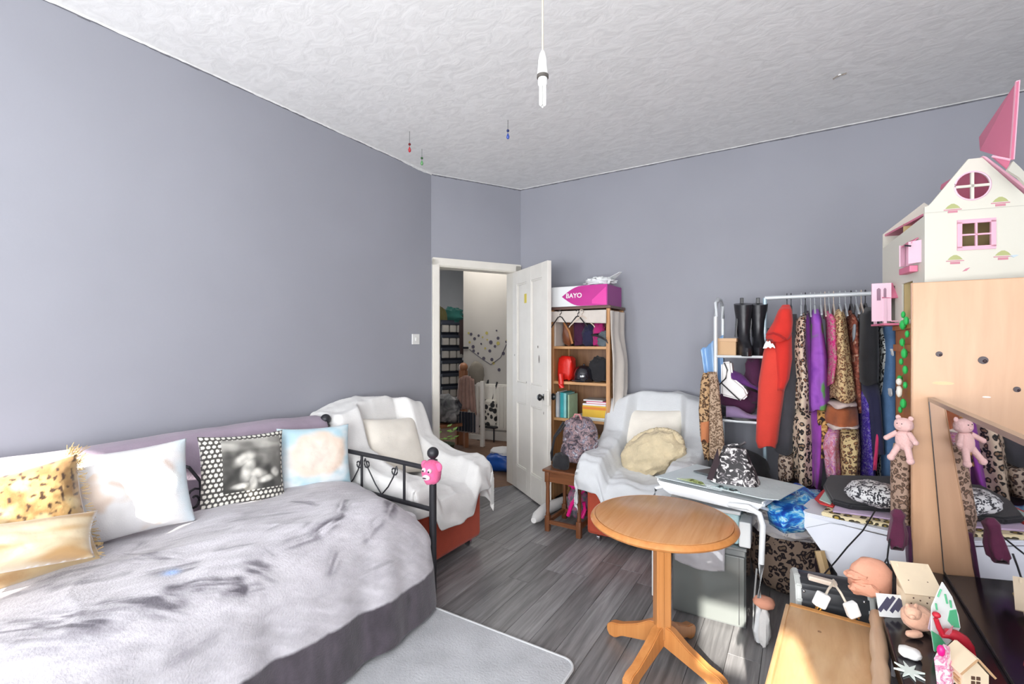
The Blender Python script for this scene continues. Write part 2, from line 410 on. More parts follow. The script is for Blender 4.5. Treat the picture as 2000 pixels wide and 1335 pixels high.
struct('wall_sun_block_right', B().prism([hp(2.3, T+.01), hp(2.42, T+.01), hp(2.42, 4.5), hp(2.3, 4.5)], (0, 0, 2.5)), M_hall)  # unseen, added to shut sun out at the open end of the hall
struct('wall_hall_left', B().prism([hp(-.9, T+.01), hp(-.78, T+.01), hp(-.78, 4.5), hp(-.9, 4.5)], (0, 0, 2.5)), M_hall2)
struct('baseboard_hall', B().prism([hw(0, 0), hw(2.2, 0), hw(2.2, -.02), hw(0, -.02)], (0, 0, .12)), M_white)
# ------------------------------------------------ the panelled door, open into the room
hinge = hp(s1-.004, -.03); free = P(1073, 996, d=3.71); free.z = 0
dd = (free-Vector((hinge.x, hinge.y, 0))); dl = dd.length; ang = math.atan2(dd.y, dd.x)
door = thing('door_1', None, None, (hinge.x, hinge.y, 0), ang); door['kind'] = 'structure'
M_door = plain('worn_white_door_paint', (.82, .785, .72), .4, var=.05, nscale=4, bmp=.08, bscale=14)
th = .036; z0 = .012; z1 = dh-.006
for (a, c, za, zb) in ((0, .10, z0, z1), (dl-.10, dl, z0, z1), (dl/2-.045, dl/2+.045, z0, z1)):
    part('stile', B().span((a, -th/2, za), (c, th/2, zb), bev=.003), M_door, door)
for (za, zb) in ((z0, .22), (.80, .98), (z1-.12, z1)):
    for (a, c) in ((.10, dl/2-.045), (dl/2+.045, dl-.10)):
        part('rail', B().span((a, -th/2, za), (c, th/2, zb), bev=.003), M_door, door)
for (za, zb) in ((.22, .80), (.98, z1-.12)):
    for (a, c) in ((.10, dl/2-.045), (dl/2+.045, dl-.10)):
        b = B().span((a, -.007, za), (c, .007, zb))
        for sy in (-1, 1):
            for q in ((a, za, a+.014, zb), (c-.014, za, c, zb), (a, za, c, za+.014), (a, zb-.014, c, zb)):
                b.span((q[0], sy*.006, q[1]), (q[2], sy*.015, q[3]), bev=.004)
        part('panel', b, M_door, door)
M_black = plain('black_enamel', (.012, .012, .014), .3)
M_blackm = plain('matt_black_metal', (.03, .03, .035), .42, .3)
for sy in (-1, 1):
    part('door_knob', B().lathe((0, 0, 0), [(.026, 0), (.026, .005), (.010, .008), (.009, .022), (.024, .032), (.028, .045), (.020, .056), (.0, .058)]).xf(Matrix.Translation((dl-.052, sy*th/2, .90)) @ Matrix.Rotation(-sy*PI/2, 4, 'X')), M_black, door, label='round black door knob')
part('latch_plate', B().span((dl-.002, -.013, .80), (dl+.004, .013, .97), bev=.002), M_white, door)
part('latch_box', B().span((dl-.03, -th/2-.016, .84), (dl+.035, -th/2+.004, .95), bev=.004), M_white, door)
M_yel = plain('yellow_sticker', (.75, .6, .05), .5)
part('sticker', B().box((.30, -th/2-.001, 1.72), (.045, .002, .08)), M_yel, door, label='small yellow sticker')
M_chip = plain('chipped_bare_wood', (.12, .09, .07), .8)
for (a, z, h_) in ((.55, 1.30, .022), (.57, 1.20, .07), (.32, .99, .02), (.66, .77, .03), (.05, 1.22, .025)):
    part('paint_chip', B().ball((a, -th/2+.001, z), .006, (1, .3, h_/.012), seg=8), M_chip, door)
# light switch
sw = P(811, 662, x=XL)
t = thing('light_switch', 'white plastic light switch on the grey wall left of the door', 'switch', (XL, sw.y, sw.z))
M_plast = plain('white_plastic', (.82, .82, .80), .3)
part('plate', B().box((.005, 0, 0), (.010, .085, .085), bev=.003), M_plast, t); part('rocker', B().box((.012, 0, 0), (.008, .018, .028), (0, .15, 0), bev=.001), M_plast, t)
# ================================================ daybed
XB0, XB1, YE = -2.45, -1.60, 1.83          # back, front, foot end
bed = thing('daybed', 'black metal daybed with ball finials and scrolled end rail along left wall', 'bed', ((XB0+XB1)/2, .85, 0))
def bp(name, b, m=M_blackm, **k): return part(name, b, m, bed, world=True, **k)
def post(x, y, h):
    b = B().cyl((x, y, 0), (x, y, h), .0185, seg=14); b.lathe((x, y, h-.002), [(.019, 0), (.024, .004), (.024, .012), (.013, .016), (.013, .024)], 16)
    p = bp('post', b); part('finial', B().ball((x, y, h+.045), .030, seg=18), M_blackm, bed, world=True)
post(XB1, YE, .73); post(XB0, YE, .83); post(XB1, -.12, .73); post(XB0, -.12, .83)
for y in (YE, -.12):
    bp('top_rail', B().tube([(XB0, y, .71), (-2.2, y, .705), (-1.9, y, .70), (XB1, y, .69)], .0125, 10))
    bp('lower_rail', B().tube([(XB0, y, .50), (XB1, y, .485)], .0125, 10))
    for x in (-2.13, -1.80): bp('baluster', B().cyl((x, y, .49), (x, y, .70), .0075))
    for (xa, xb) in ((-2.40, -2.10), (-2.13, -1.81)):
        m = (xa+xb)/2; s = .085
        def scroll(x0, z0, d, up):
            return [(x0+d*(.030*(1-k/16))*math.sin(k*.62)-0, y, z0+up*(.034*(1-k/16))*math.cos(k*.62)) for k in range(14)]
        b = B().tube([(m, y, .50), (m-.05, y, .55), (m-.11, y, .63), (m-.13, y, .675)]+scroll(m-.115, .655, -1, 1)[1:], .004, 6)
        b.tube([(m, y, .50), (m+.05, y, .55), (m+.09, y, .61), (m+.11, y, .665)]+scroll(m+.095, .645, 1, 1)[1:], .004, 6)
        bp('scroll', b)
# back: rails and scrolls behind the cushions
bp('back_rail', B().tube([(XB0, -.12, .79), (XB0, YE, .79)], .0125, 10)); bp('back_rail', B().tube([(XB0, -.12, .46), (XB0, YE, .46)], .0125, 10))
for y in (.25, .62, 1.11, 1.36): bp('baluster', B().tube([(XB0, y, .47), (XB0+.09, y-.01, .55), (XB0+.095, y-.02, .70), (XB0+.08, y-.06, .77), (XB0, y-.1, .79)], .0075, 8))
for y in (.44, 1.065, 1.28):
    bp('scroll', B().tube([(XB0+.095, y+.045*math.cos(k*.5)*(1-k/22), .62+.06*math.sin(k*.5)*(1-k/22)) for k in range(18)], .005, 6))
bp('side_rail', B().span((XB1-.012, -.12, .22), (XB1+.006, YE, .27), bev=.004)); bp('side_rail', B().span((XB0-.006, -.12, .22), (XB0+.012, YE, .27), bev=.004))
for k in range(9): bp('slat', B().span((XB0, -.05+k*.21, .27), (XB1, .02+k*.21, .285)))
# mattress with sheet
M_sheet = fabric('white_sheet', (.74, .74, .76), .04)
mt = solo('mattress', B().span((XB0+.03, -.09, .288), (XB1-.03, YE-.05, .49), bev=.05), M_sheet, 'white sheeted mattress showing below the gold leopard cushion', 'mattress')
# mauve throw over the bed back
M_mauve = fabric('mauve_fleece', (.36, .29, .36), .05, .2, 120, rough=.8)
def mv(a, b):
    y = -.1+a*(YE-.01+.1); wv = .012*fbm(y*2, 3)
    prof = [(-2.372, .50), (-2.385, .66), (-2.40, .80), (-2.42, .875), (-2.46, .90), (-2.53, .905), (-2.60, .895), (-2.635, .85), (-2.64, .70), (-2.645, .5)]
    k = b*(len(prof)-1); i = min(len(prof)-2, int(k)); t = k-i
    x = prof[i][0]+(prof[i+1][0]-prof[i][0])*t; z = prof[i][1]+(prof[i+1][1]-prof[i][1])*t
    n = fbm(y*3, b*4)
    return (x+.008*n, y, z+wv*(1 if z > .8 else .2)-.02*sm(1.5, 1.8, y)*(z > .8))
th_ = surf('throw_blanket', 120, 40, mv, M_mauve, thick=.008)
props(th_, 'mauve fleece blanket draped over the back of the daybed against the wall', 'blanket')
# wolf print fleece duvet
def npnoise(x, y, seed=0):
    rs = np.random.RandomState(seed); tab = rs.rand(256, 256)
    xi = np.floor(x).astype(int); yi = np.floor(y).astype(int); fx = x-xi; fy = y-yi
    fx = fx*fx*(3-2*fx); fy = fy*fy*(3-2*fy); g = lambda i, j: tab[i % 256, j % 256]
    return (g(xi, yi)*(1-fx)+g(xi+1, yi)*fx)*(1-fy)+(g(xi, yi+1)*(1-fx)+g(xi+1, yi+1)*fx)*fy
def npf(x, y, seed=0, o=4): return sum(npnoise(x*2**k, y*2**k, seed+k)*.5**k for k in range(o))/sum(.5**k for k in range(o))
NA, NBv = 540, 430
aa, bb = np.meshgrid(np.linspace(0, 1, NA), np.linspace(0, 1, NBv), indexing='ij')
XD0, XDF, R = -2.36, -1.55, .16
ZT = .575
ytop = 1.80
y = -.15+aa*(ytop+.15)
wtop = XDF-XD0-R; larc = R*PI/2; drop = ZT-R-.035; tot = wtop+larc+drop; s = bb*tot
x = np.where(s < wtop, XD0+s, np.where(s < wtop+larc, XDF-R+R*np.sin(np.clip((s-wtop)/R, 0, PI/2)), XDF+.035*np.clip((s-wtop-larc)/drop, 0, 1)))
z = np.where(s < wtop, ZT, np.where(s < wtop+larc, ZT-R+R*np.cos(np.clip((s-wtop)/R, 0, PI/2)), ZT-R-(s-wtop-larc)))
topness = np.clip((z-.2)/(ZT-.2), 0, 1)
# plump quilt: higher toward the foot and the wall, slopes down at the very foot
e = np.clip((y-1.42)/.38, 0, 1); dropf = (e**2.6)
cw = np.clip((x-(-2.15))/.5, 0, 1)
z = z - dropf*.20*topness*(.25+.75*cw) - .07*np.clip((.9-y)/1.0, 0, 1)*topness*cw**.5 - .05*np.clip((.55-y)/.5, 0, 1)*topness
back = np.clip((XD0+.12-x)/.12, 0, 1); z = z-.06*back**2
fold = (npf(x*2.2+y*1.1+5, y*2.6, 3, 3)-.5)*.036 + (npf(x*7+y*3, y*4, 9, 3)-.5)*.014
ridge = (1-np.abs(npf(x*1.6+y*.8, y*1.7-x, 21, 2)-.5)*2)**6*.012
z = z+(fold+ridge)*topness
side = 1-topness
x = x+side*(.012*np.sin(y*17+2*npnoise(y*3, y*0, 4))+.008*np.sin(y*31+1))*np.clip((s-wtop)/larc, 0, 1)
x = x-np.clip((y-1.70)/.1, 0, 1)**2*.07*np.clip((s-wtop)/larc, 0, 1)
y = y+.012*(npf(x*5, z*5+3, 31)-.5)
# the print: pale wolf fur with darker strokes, laid out in cloth coordinates (distance across, distance along)
sc_ = s.copy(); yc_ = y.copy()
camx = x*RX[0]+y*RX[1]; camd = x*FX[0]+y*FX[1]
pu = 1000+FP*camx/np.maximum(camd, .2); pv = 667.5-FP*(z-H)/np.maximum(camd, .2)
def cloth_at(u, v):
    k = np.argmin((pu-u)**2+(pv-v)**2); return sc_.ravel()[k], yc_.ravel()[k]
strokes = [(86,1142,219,1109,.028,.6),(219,1109,330,1078,.02,.5),(247,1095,330,1095,.035,.75),(255,1088,280,1070,.02,.5),(309,1128,371,1118,.026,.8),(209,1195,323,1188,.035,.95),
 (19,1238,190,1223,.045,.85),(40,1262,200,1240,.05,.5),(333,1157,457,1142,.02,.8),(115,1155,247,1126,.02,.6),(567,1070,612,1052,.022,.85),(612,1052,665,1016,.022,.9),(665,1016,674,985,.018,.8),
 (772,981,754,1007,.022,.95),(754,1007,710,1052,.016,.6),(647,1097,638,1115,.02,.7),(380,1159,469,1155,.016,.9),(491,1114,527,1122,.02,.8),(447,1025,567,1007,.018,.5),(480,1010,585,990,.014,.45),
 (575,985,620,990,.014,.6),(600,1030,560,1055,.012,.5),(420,1085,500,1070,.012,.5),(500,1075,530,1090,.012,.45),(0,1180,90,1150,.02,.5),(330,1290,420,1240,.02,.3),(120,1300,260,1262,.03,.3),(430,1165,500,1150,.012,.5),(700,1125,760,1100,.02,.3),
 (350,1060,440,1040,.03,.35),(530,1040,590,1020,.02,.4)]
ink = np.zeros_like(x)
warp = (npf(s*14, y*14, 55, 3)-.5)*.05
for (u1, v1, u2, v2, wd, k) in strokes:
    ax, ay = cloth_at(u1, v1); bx, by = cloth_at(u2, v2); vx, vy = bx-ax, by-ay; L2 = max(1e-6, vx*vx+vy*vy); LL = math.sqrt(L2)
    t_ = np.clip(((sc_-ax)*vx+(yc_-ay)*vy)/L2, 0, 1); d = np.hypot(sc_-ax-t_*vx, yc_-ay-t_*vy)*.8+warp*.8
    al = ((sc_-ax)*vx+(yc_-ay)*vy)/LL; ac = ((sc_-ax)*vy-(yc_-ay)*vx)/LL
    st = npf(ac*75+11, al*13+30, int(u1) % 97, 3)
    ink = np.maximum(ink, k*np.exp(-(np.clip(d, 0, 9)/wd)**2)*np.clip((st-.28)*3.2, .05, 1.1))
along = y*.86+s*.5; across = s*.86-y*.5
fur = npf(across*46, along*9, 77, 3)
ink = np.clip(ink*(.6+.8*fur), 0, .95)
tone = .54+.16*(npf(x*3, y*3, 12, 3)-.5)+.22*(fur-.5)
light = np.stack([tone*1.0, tone*.965, tone*1.02], -1); dark = np.array([.085, .075, .095])
col = light*(1-ink[..., None])+dark*ink[..., None]
purp = np.clip(npf(x*2.2+3, y*2.2, 91, 3)*1.6-.75, 0, 1)[..., None]*np.clip((y-1.0)/.6, 0, 1)[..., None]*.35
col = col*(1-purp)+np.array([.38, .31, .38])*purp
e1 = cloth_at(335, 1128); de = np.hypot(sc_-e1[0], yc_-e1[1])
k = np.exp(-(de/.020)**2)[..., None]; col = col*(1-k)+np.array([.30, .48, .85])*k
zb = .205+.05*np.clip((1.75-y)/.7, 0, 1)+.05*np.clip((.9-y), 0, 1)+.02*(npf(y*14, z*5, 5)-.5)+.04*(npf(y*3, y*0, 8)-.5)
bd = np.clip((zb-z)/.012+.5, 0, 1)*(s > wtop+larc*.5); bdk = bd[..., None]
dk = np.stack([.062+.07*(npf(y*30, z*12, 6)-.5)]*3, -1)*np.array([1.05, .86, 1.08])
col = col*(1-bdk)+dk*bdk
me = bpy.data.meshes.new('duvet'); vv = np.stack([x, y, z], -1).reshape(-1, 3)
idx = np.arange(NA*NBv).reshape(NA, NBv)
fc = np.stack([idx[:-1, :-1], idx[1:, :-1], idx[1:, 1:], idx[:-1, 1:]], -1).reshape(-1, 4)
cx = Vector((-1.95, .85, .03)); vv = vv-np.array(cx)
me.from_pydata(vv.tolist(), [], fc.tolist())
at = me.color_attributes.new('Col', 'FLOAT_COLOR', 'POINT'); at.data.foreach_set('color', np.concatenate([col.reshape(-1, 3), np.ones((NA*NBv, 1))], 1).astype(np.float32).ravel())
M_fleece = printed('printed_fleece', .95, .5, 140, .3)
def fur_overlay(m):
    nt = m.node_tree; b_ = nt.nodes['Principled BSDF']; a_ = [n for n in nt.nodes if n.type == 'VERTEX_COLOR'][0]
    tc_ = nt.nodes.new('ShaderNodeTexCoord'); mp_ = nt.nodes.new('ShaderNodeMapping'); mp_.inputs['Rotation'].default_value = (0, 0, .5); mp_.inputs['Scale'].default_value = (9, 2.2, 4)
    nt.links.new(tc_.outputs['Object'], mp_.inputs[0]); n_ = noise_n(nt, mp_.outputs[0], 6, 6, .7, .8)
    o_ = ramp(nt, n_.outputs[0], [(.3, (.62, .60, .64)), (.6, (1.0, 1.0, 1.0))])
    mx = nt.nodes.new('ShaderNodeMix'); mx.data_type = 'RGBA'; mx.blend_type = 'MULTIPLY'; mx.inputs[0].default_value = .42
    nt.links.new(a_.outputs[0], mx.inputs[6]); nt.links.new(o_, mx.inputs[7]); nt.links.new(mx.outputs[2], b_.inputs['Base Color'])
fur_overlay(M_fleece); finish(me, M_fleece, True, 0)
dv_ = bpy.data.objects.new('duvet', me); dv_.location = cx; COL.objects.link(dv_)
md = dv_.modifiers.new('thickness', 'SOLIDIFY'); md.thickness = .018; md.offset = -1
props(dv_, 'grey wolf print fleece duvet with dark purple border spread over the daybed', 'duvet')
# plush head on the near post
t = thing('plush_toy', 'small pink plush animal head slipped over the foot post of the daybed', 'toy', (XB1, YE, .635))
M_pk = fabric('hot_pink_plush', (.72, .12, .28), .2, .6, 90); M_pw = fabric('pale_pink_plush', (.85, .6, .68), .1, .5, 90)
part('head', lumps(B(), (.0, -.01, .045), .05, (1.0, .9, 1.25), 3, .1), M_pk, t)
for s in (-1, 1):
    part('ear', B().ball((s*.046, -.01, .075), .022, (1, .6, 1.1)), M_pk, t)
    part('eye', B().ball((s*.018+.006, -.052, .062), .012), M_pw, t); part('pupil', B().ball((s*.018+.008, -.063, .06), .005), M_black, t)
part('snout', B().ball((.006, -.056, .028), .02, (1.2, .7, .7)), M_pw, t); part('mouth', B().ball((.006, -.071, .028), .010, (1.3, .3, .35)), M_black, t)
# ------------------------------------------------ cushions on the daybed
M_print = printed('printed_cushion', .8, .25, 260); M_gold = printed('printed_satin', .45, .35, 60, .3)
def c_leo(a, b):
    n = fbm(a*6, b*6, 2); base = mixc((.26, .14, .045), (.44, .28, .11), sm(-.4, .5, n))
    if b > .34:
        q = nz(a*34, b*26, 4); r_ = nz(a*7, b*7, 9)
        if q > .18: base = mixc(base, (.05, .02, .006), min(1, (q-.18)*6))
        base = mixc(base, (.68, .56, .32), sm(.1, .5, r_)*.5)
    else: base = mixc((.50, .36, .19), (.32, .18, .065), sm(.1, .6, nz(a*3+2, b*12, 1)))
    return base
def c_white(a, b):
    c = (.72, .71, .71); n = fbm(a*3+4, b*3, 8)
    d = math.hypot(a-.5, b-.42)
    c = mixc(c, (.66, .50, .38), sm(.1, .6, n)*.7*(d < .42))
    for (x0, y0, x1, y1) in ((.35, .62, .62, .45), (.62, .45, .7, .30), (.78, .75, .9, .55)):
        vx, vy = x1-x0, y1-y0; t_ = min(1, max(0, ((a-x0)*vx+(b-y0)*vy)/(vx*vx+vy*vy))); dd_ = math.hypot(a-x0-t_*vx, b-y0-t_*vy)
        c = mixc(c, (.50, .32, .22), math.exp(-(dd_/.03)**2)*.6)
    return mixc(c, (.62, .78, .86), sm(.78, .98, a+.15*n)*.6)
def c_bw(a, b):
    c = (.80, .78, .70)
    if .22 < a < .94 and .26 < b < .93:       # photograph in the middle: pale shape over black
        g = .04+.10*sm(-.3, .5, fbm(a*3, b*3, 5)); top = sm(.55, .95, b+.12*fbm(a*4, b*2)); g = g+.42*top*(.4+.6*sm(-.3, .3, nz(a*4, b*9)))
        def blob(px_, pz_, rx_, rz_, an=0): ca, sa = math.cos(an), math.sin(an); dx_, dz_ = a-px_, b-pz_; return math.exp(-(((dx_*ca+dz_*sa)/rx_)**2+((-dx_*sa+dz_*ca)/rz_)**2)**2)
        m = max(blob(.47, .66, .13, .07, .5), blob(.50, .52, .07, .15, -.25), blob(.60, .46, .12, .06, -.3), blob(.56, .36, .05, .10, -.1), blob(.70, .38, .10, .045, .1), blob(.84, .45, .05, .06, .6)*.85, blob(.42, .33, .10, .035, .1))
        m *= .75+.5*nz(a*14, b*14); g = g*(1-m)+.80*m
        c = (g*1.0, g*.97, g*.88)
    else:
        u_ = a*17; v_ = b*17; ou = (v_//1 % 2)*.5; dd_ = math.hypot((u_+ou) % 1-.5, v_ % 1-.5)
        if dd_ > .36: c = (.06, .055, .05)
    return c
def c_bear(a, b):
    c = mixc((.50, .72, .80), (.84, .90, .92), sm(-.5, .5, fbm(a*3, b*4, 3)))
    d = math.hypot((a-.5)/.44, (b-.55)/.36); c = mixc((.86, .68, .54), c, sm(.75, 1.1, d+.2*nz(a*5, b*5)))
    for (p, q, r_) in ((.28, .38, .03), (.68, .3, .03), (.22, .62, .05), (.5, .45, .03)):
        c = mixc(c, (.72, .52, .42), .6*math.exp(-(math.hypot(a-p, b-q)/r_)**2))
    return mixc(c, (.92, .86, .80), .5*sm(.5, .1, math.hypot(a-.45, b-.55)))
def cushion(label, u, v, xpl, w_, h_, t_, colf, rz, tilt, roll=0, mat=None, seed=0, cat='cushion', name='cushion', back=(.85, .84, .84), n=60, zb=None):
    p = P(u, v, x=xpl)
    if zb is not None: p.z = zb
    o = pillow(name, w_, h_, t_, mat or M_print, None, place(p, rz, tilt, roll), colf, n, seed, back)
    return props(o, label, cat, 'cushions on the daybed')
# they face +X (turned 90 deg) and a little toward the camera
g = cushion('gold leopard print satin cushion with tasselled corner, leftmost on the daybed', 30, 1090, -2.13, .42, .38, .17, c_leo, PI/2-.25, -.30, -.16, M_gold, 1, n=110, zb=.55)
M_fr = fabric('gold_fringe', (.62, .45, .22), .2)
b = B()
for k in range(60):
    a = random.uniform(-.5, .7); r0 = Vector((.19+random.uniform(-.02, .02), 0, .365+random.uniform(-.03, .02)))
    d_ = Vector((math.sin(a+.6), random.uniform(-.4, .4), math.cos(a+.3)))*random.uniform(.02, .05); b.tube([r0, r0+d_*.6, r0+d_+Vector((0, 0, -.006))], .0012, 4)
for k in range(90):
    zz = random.uniform(.02, .36); r0 = Vector((.20, random.uniform(-.01, .01), zz)); b.tube([r0, r0+Vector((random.uniform(.01, .025), random.uniform(-.01, .01), random.uniform(-.015, .008)))], .0011, 4)
f_ = part('fringe', b, M_fr); f_.parent = g; f_['kind'] = 'stuff'
cushion('plain pale satin bolster lying below the gold leopard cushion', 0, 1122, -2.0, .42, .15, .14, lambda a, b: mixc((.66, .54, .36), (.46, .28, .12), sm(.0, .6, nz(a*3, b*5, 6))), PI/2-.22, -.5, .08, M_gold, 6, n=50)
cushion('white cushion with a very faint beige and blue animal print, second from left', 262, 1048, -2.18, .405, .345, .14, c_white, PI/2-.22, -.30, -.04, None, 2)
cushion('black and white photograph cushion with a dotted border', 478, 1000, -2.23, .375, .37, .13, c_bw, PI/2-.2, -.26, .05, None, 3, n=130)
cushion('pale blue cushion with a cream bear print beside the bed post', 618, 957, -2.24, .40, .345, .13, c_bear, PI/2-.22, -.22, .06, None, 4, n=70)

# ================================================ armchairs under throws
M_red = fabric('rust_red_upholstery', (.40, .055, .022), .08, .3, 200, rough=.8)
def throw_mat(n, c): return fabric(n, c, .03, .35, 160)
M_thr1 = throw_mat('white_throw', (.78, .77, .75)); M_thr2 = throw_mat('pale_grey_throw', (.66, .675, .69))
M_chrome = plain('chrome', (.6, .6, .62), .2, 1)
def armchair(label, loc, rz, w_, d_, mthrow, tl, seed, dl_, dr_, df_):
    t = thing('armchair', label, 'armchair', loc, rz)
    hw_ = w_/2
    part('base', B().span((-hw_+.03, .03, .055), (hw_-.03, d_-.02, .36), bev=.025), M_red, t)
    part('seat_cushion', B().span((-hw_+.12, .02, .34), (hw_-.12, d_-.2, .43), bev=.035), M_red, t)
    for s in (-1, 1):
        part('armrest', B().span((s*(hw_-.075)-.065, .04, .3), (s*(hw_-.075)+.065, d_-.1, .545), bev=.05), M_red, t)
    part('backrest', B().box((0, d_-.11, .6), (w_-.14, .14, .58), (-.10, 0, 0), bev=.05), M_red, t)
    for sx in (-1, 1):
        for yy in (.09, d_-.1):
            c = part('caster', B().cyl((sx*(hw_-.10)-.01, yy, .026), (sx*(hw_-.10)+.01, yy, .026), .026, seg=16), M_chrome, t)
            part('caster_stem', B().cyl((sx*(hw_-.10), yy, .03), (sx*(hw_-.10), yy, .062), .010), M_chrome, c)
    def hfun(x, y):
        seat = .445+.015*fbm(x*4, y*4, seed)
        aw = sm(hw_-.20, hw_-.12, abs(x)); arm = .57+.05*sm(.1, .6, y)
        bk = sm(d_-.30, d_-.17, y+.08*aw); top = .945-.05*sm(hw_-.25, hw_, abs(x))
        h = seat+(arm-seat)*aw
        h = h+(top-h)*bk
        side = sm(d_-.62, d_-.20, y)*aw*.10*(1-bk)
        return h+side-.03*sm(.05, 0, y)
    na, nb_ = 130, 130
    def f(a, b):
        # unrolled cloth: extra length beyond the edges hangs down
        Lx = w_+dl_+dr_; Ly = d_+df_+.05
        sx = -hw_-dl_+a*Lx; sy = -df_+b*Ly
        ox = max(0, -hw_-sx) or -max(0, sx-hw_); oy = max(0, -sy); ob = max(0, sy-d_)
        x_ = min(hw_, max(-hw_, sx)); y_ = min(d_, max(0, sy))
        h = hfun(x_, y_); over = math.hypot(abs(ox), oy)+ob
        r = .03; dn = over-r*.6*(1-math.exp(-over/r)); out = r*(1-math.exp(-over/r))+.10*over*(.5+.5*math.sin((x_*9+y_*11)+seed))*.6
        nx = -1 if ox > 0 else (1 if ox < 0 else 0); ny = -1 if oy > 0 else (1 if ob > 0 else 0)
        l_ = math.hypot(nx, ny) or 1
        fo = .012*math.sin((sx*1.0+sy*1.3)*22+3*fbm(sx*3, sy*3, seed))*sm(.02, .15, over)
        z_ = h-dn+(.012*fbm(sx*6, sy*6, seed)+.016*(1-abs(nz(sx*3+sy*2, sy*2-sx, seed+3))*2)**3)*(1 if over < .02 else .3)
        return (x_+nx/l_*(out+fo), y_+ny/l_*(out+fo)+.0, max(.12, z_))
    th = surf('throw', na, nb_, f, mthrow, t, thick=.006)
    th['label'] = tl
    return t
ac2 = armchair('armchair under a pale grey throw with rust red base, beside the bookcase', (-.91, 2.92, 0), 0, .70, .86, M_thr2, 'pale grey cotton throw', 2, .30, .28, .20)
ac1 = armchair('armchair under a white throw with rust red base, between daybed and doorway', (-1.785, 2.24, 0), PI/2, .70, .86, M_thr1, 'white cotton throw', 8, .24, .30, .18)
M_cream = fabric('cream_cotton', (.84, .79, .70), .03); M_fur = fabric('beige_plush', (.66, .55, .36), .12, 1, 70)
def loose(label, cat, p, w_, h_, t_, m, rz, tilt, roll, seed, grp=None, n=26):
    return props(pillow('cushion', w_, h_, t_, m, None, place(p, rz, tilt, roll), None, n, seed), label, cat, grp)
loose('plain cream cushion on the armchair nearest the bed', 'cushion', (-2.22, 2.22, .47), .44, .40, .14, M_cream, PI/2-.1, -.45, .1, 11)
loose('square cream cushion leaning on the grey-throw armchair back', 'cushion', (-.93, 3.42, .47), .45, .40, .14, M_cream, -.02, -.42, -.06, 12)
# fluffy animal-shaped cushion
b = lumps(B(), (0, 0, .13), .19, (1.15, .62, .72), 5, .16, 40, 3)
for k in range(26):
    a = PI*k/25; lumps(b, (.21*math.cos(a), -.02, .13+.135*math.sin(a)), .026, (1, 1, 1), k, .2, 10)
b.xf(Matrix.Translation((-.80, 3.20, .47)) @ Matrix.Rotation(-.5, 4, 'Y') @ Matrix.Rotation(-.3, 4, 'X'))
solo('plush_cushion', b, M_fur, 'beige plush cushion with scalloped edge in front of the cream cushion', 'cushion')

# ================================================ rug
M_rug = plain('pale_grey_rug', (.47, .48, .50), .95, var=.12, nscale=7, bmp=.6, bscale=120)
def rug_pts():
    x0, x1, y0, y1, r = -1.565, -.79, -.6, 1.80, .06
    pts = [(x0, y0, .001), (x1, y0, .001)]
    pts += [(x1-r+r*math.cos(k*PI/16), y1-r+r*math.sin(k*PI/16), .001) for k in range(9)]; pts += [(x0, y1, .001)]
    return pts
rg = B().prism(rug_pts(), (0, 0, .012)); rug = solo('rug', rg, M_rug, 'pale grey short pile rug with a stitched edge beside the daybed', 'rug')
e = B(); pts = rug_pts(); e.tube([Vector(p)+Vector((0, 0, .010)) for p in pts], .006, 6)
ed = part('binding', e, plain('light_rug_binding', (.60, .61, .62), .9)); ed.parent = rug; ed.location = -rug.location
# ================================================ pendant and ceiling beads
p = P(1060, 208, d=1.8)
t = thing('pendant_lamp', 'white pendant lamp holder with bare white stick bulb hanging on a cord', 'lamp', (p.x, p.y, p.z))
zc = CEIL-p.z
part('cord', B().cyl((0, 0, .20), (0, 0, zc), .0035), plain('cream_flex', (.72, .62, .50), .5), t)
part('ceiling_rose', B().lathe((0, 0, zc-.035), [(.01, 0), (.03, .006), (.042, .02), (.045, .035)], 24), M_plast, t)
part('lamp_holder', B().lathe((0, 0, .115), [(.0205, 0), (.0215, .012), (.019, .03), (.017, .05), (.017, .062), (.012, .085), (.006, .098)], 24), M_plast, t)
part('holder_ring', B().lathe((0, 0, .108), [(.0175, 0), (.0225, .001), (.0225, .012), (.0175, .013)], 24), plain('dark_ring', (.10, .09, .08), .5), t)
bl = part('bulb', B().lathe((0, 0, .078), [(.014, -.0), (.0185, .005), (.0185, .026), (.016, .034)], 20), M_plast, t)
M_tube = plain('frosted_bulb_glass', (.88, .88, .86), .15)
for k in range(3):
    a = k*2*PI/3; part('bulb_tube', B().lathe((.0085*math.cos(a), .0085*math.sin(a), 0), [(.002, -.001), (.0065, .003), (.0068, .01), (.0068, .082)], 10), M_tube, bl)
for (u, v, zz, c, nm, lb) in ((800, 292, 2.66, (.5, .02, .03), 'red', 'red glass drop bead hanging from the ceiling by the left wall'),
                          (824, 318, 2.68, (.12, .35, .12), 'green', 'green glass drop bead hanging from the ceiling near the door corner'),
                          (992, 266, 2.68, (.03, .08, .42), 'blue', 'blue glass drop bead hanging alone from the middle of the ceiling')):
    p = P(u, v, z=zz); t = thing('hanging_bead', lb, 'ornament', tuple(p), group='glass beads hanging from the ceiling')
    m = plain(nm+'_glass', c, .1, coat=1)
    part('thread', B().cyl((0, 0, .02), (0, 0, CEIL-p.z), .0012, seg=6), M_blackm, t)
    part('small_bead', B().ball((0, 0, .036), .009), plain(nm+'_dark_bead', tuple(x*.35 for x in c), .2), t)
    part('drop', B().lathe((0, 0, -.02), [(.001, 0), (.009, .008), (.011, .018), (.006, .032), (.001, .042)], 12), m, t)
p = P(1640, 150, z=CEIL-.012)
t = thing('ceiling_hook', 'small dark hook screwed in the ceiling above the clothes rail', 'hook', tuple(p))
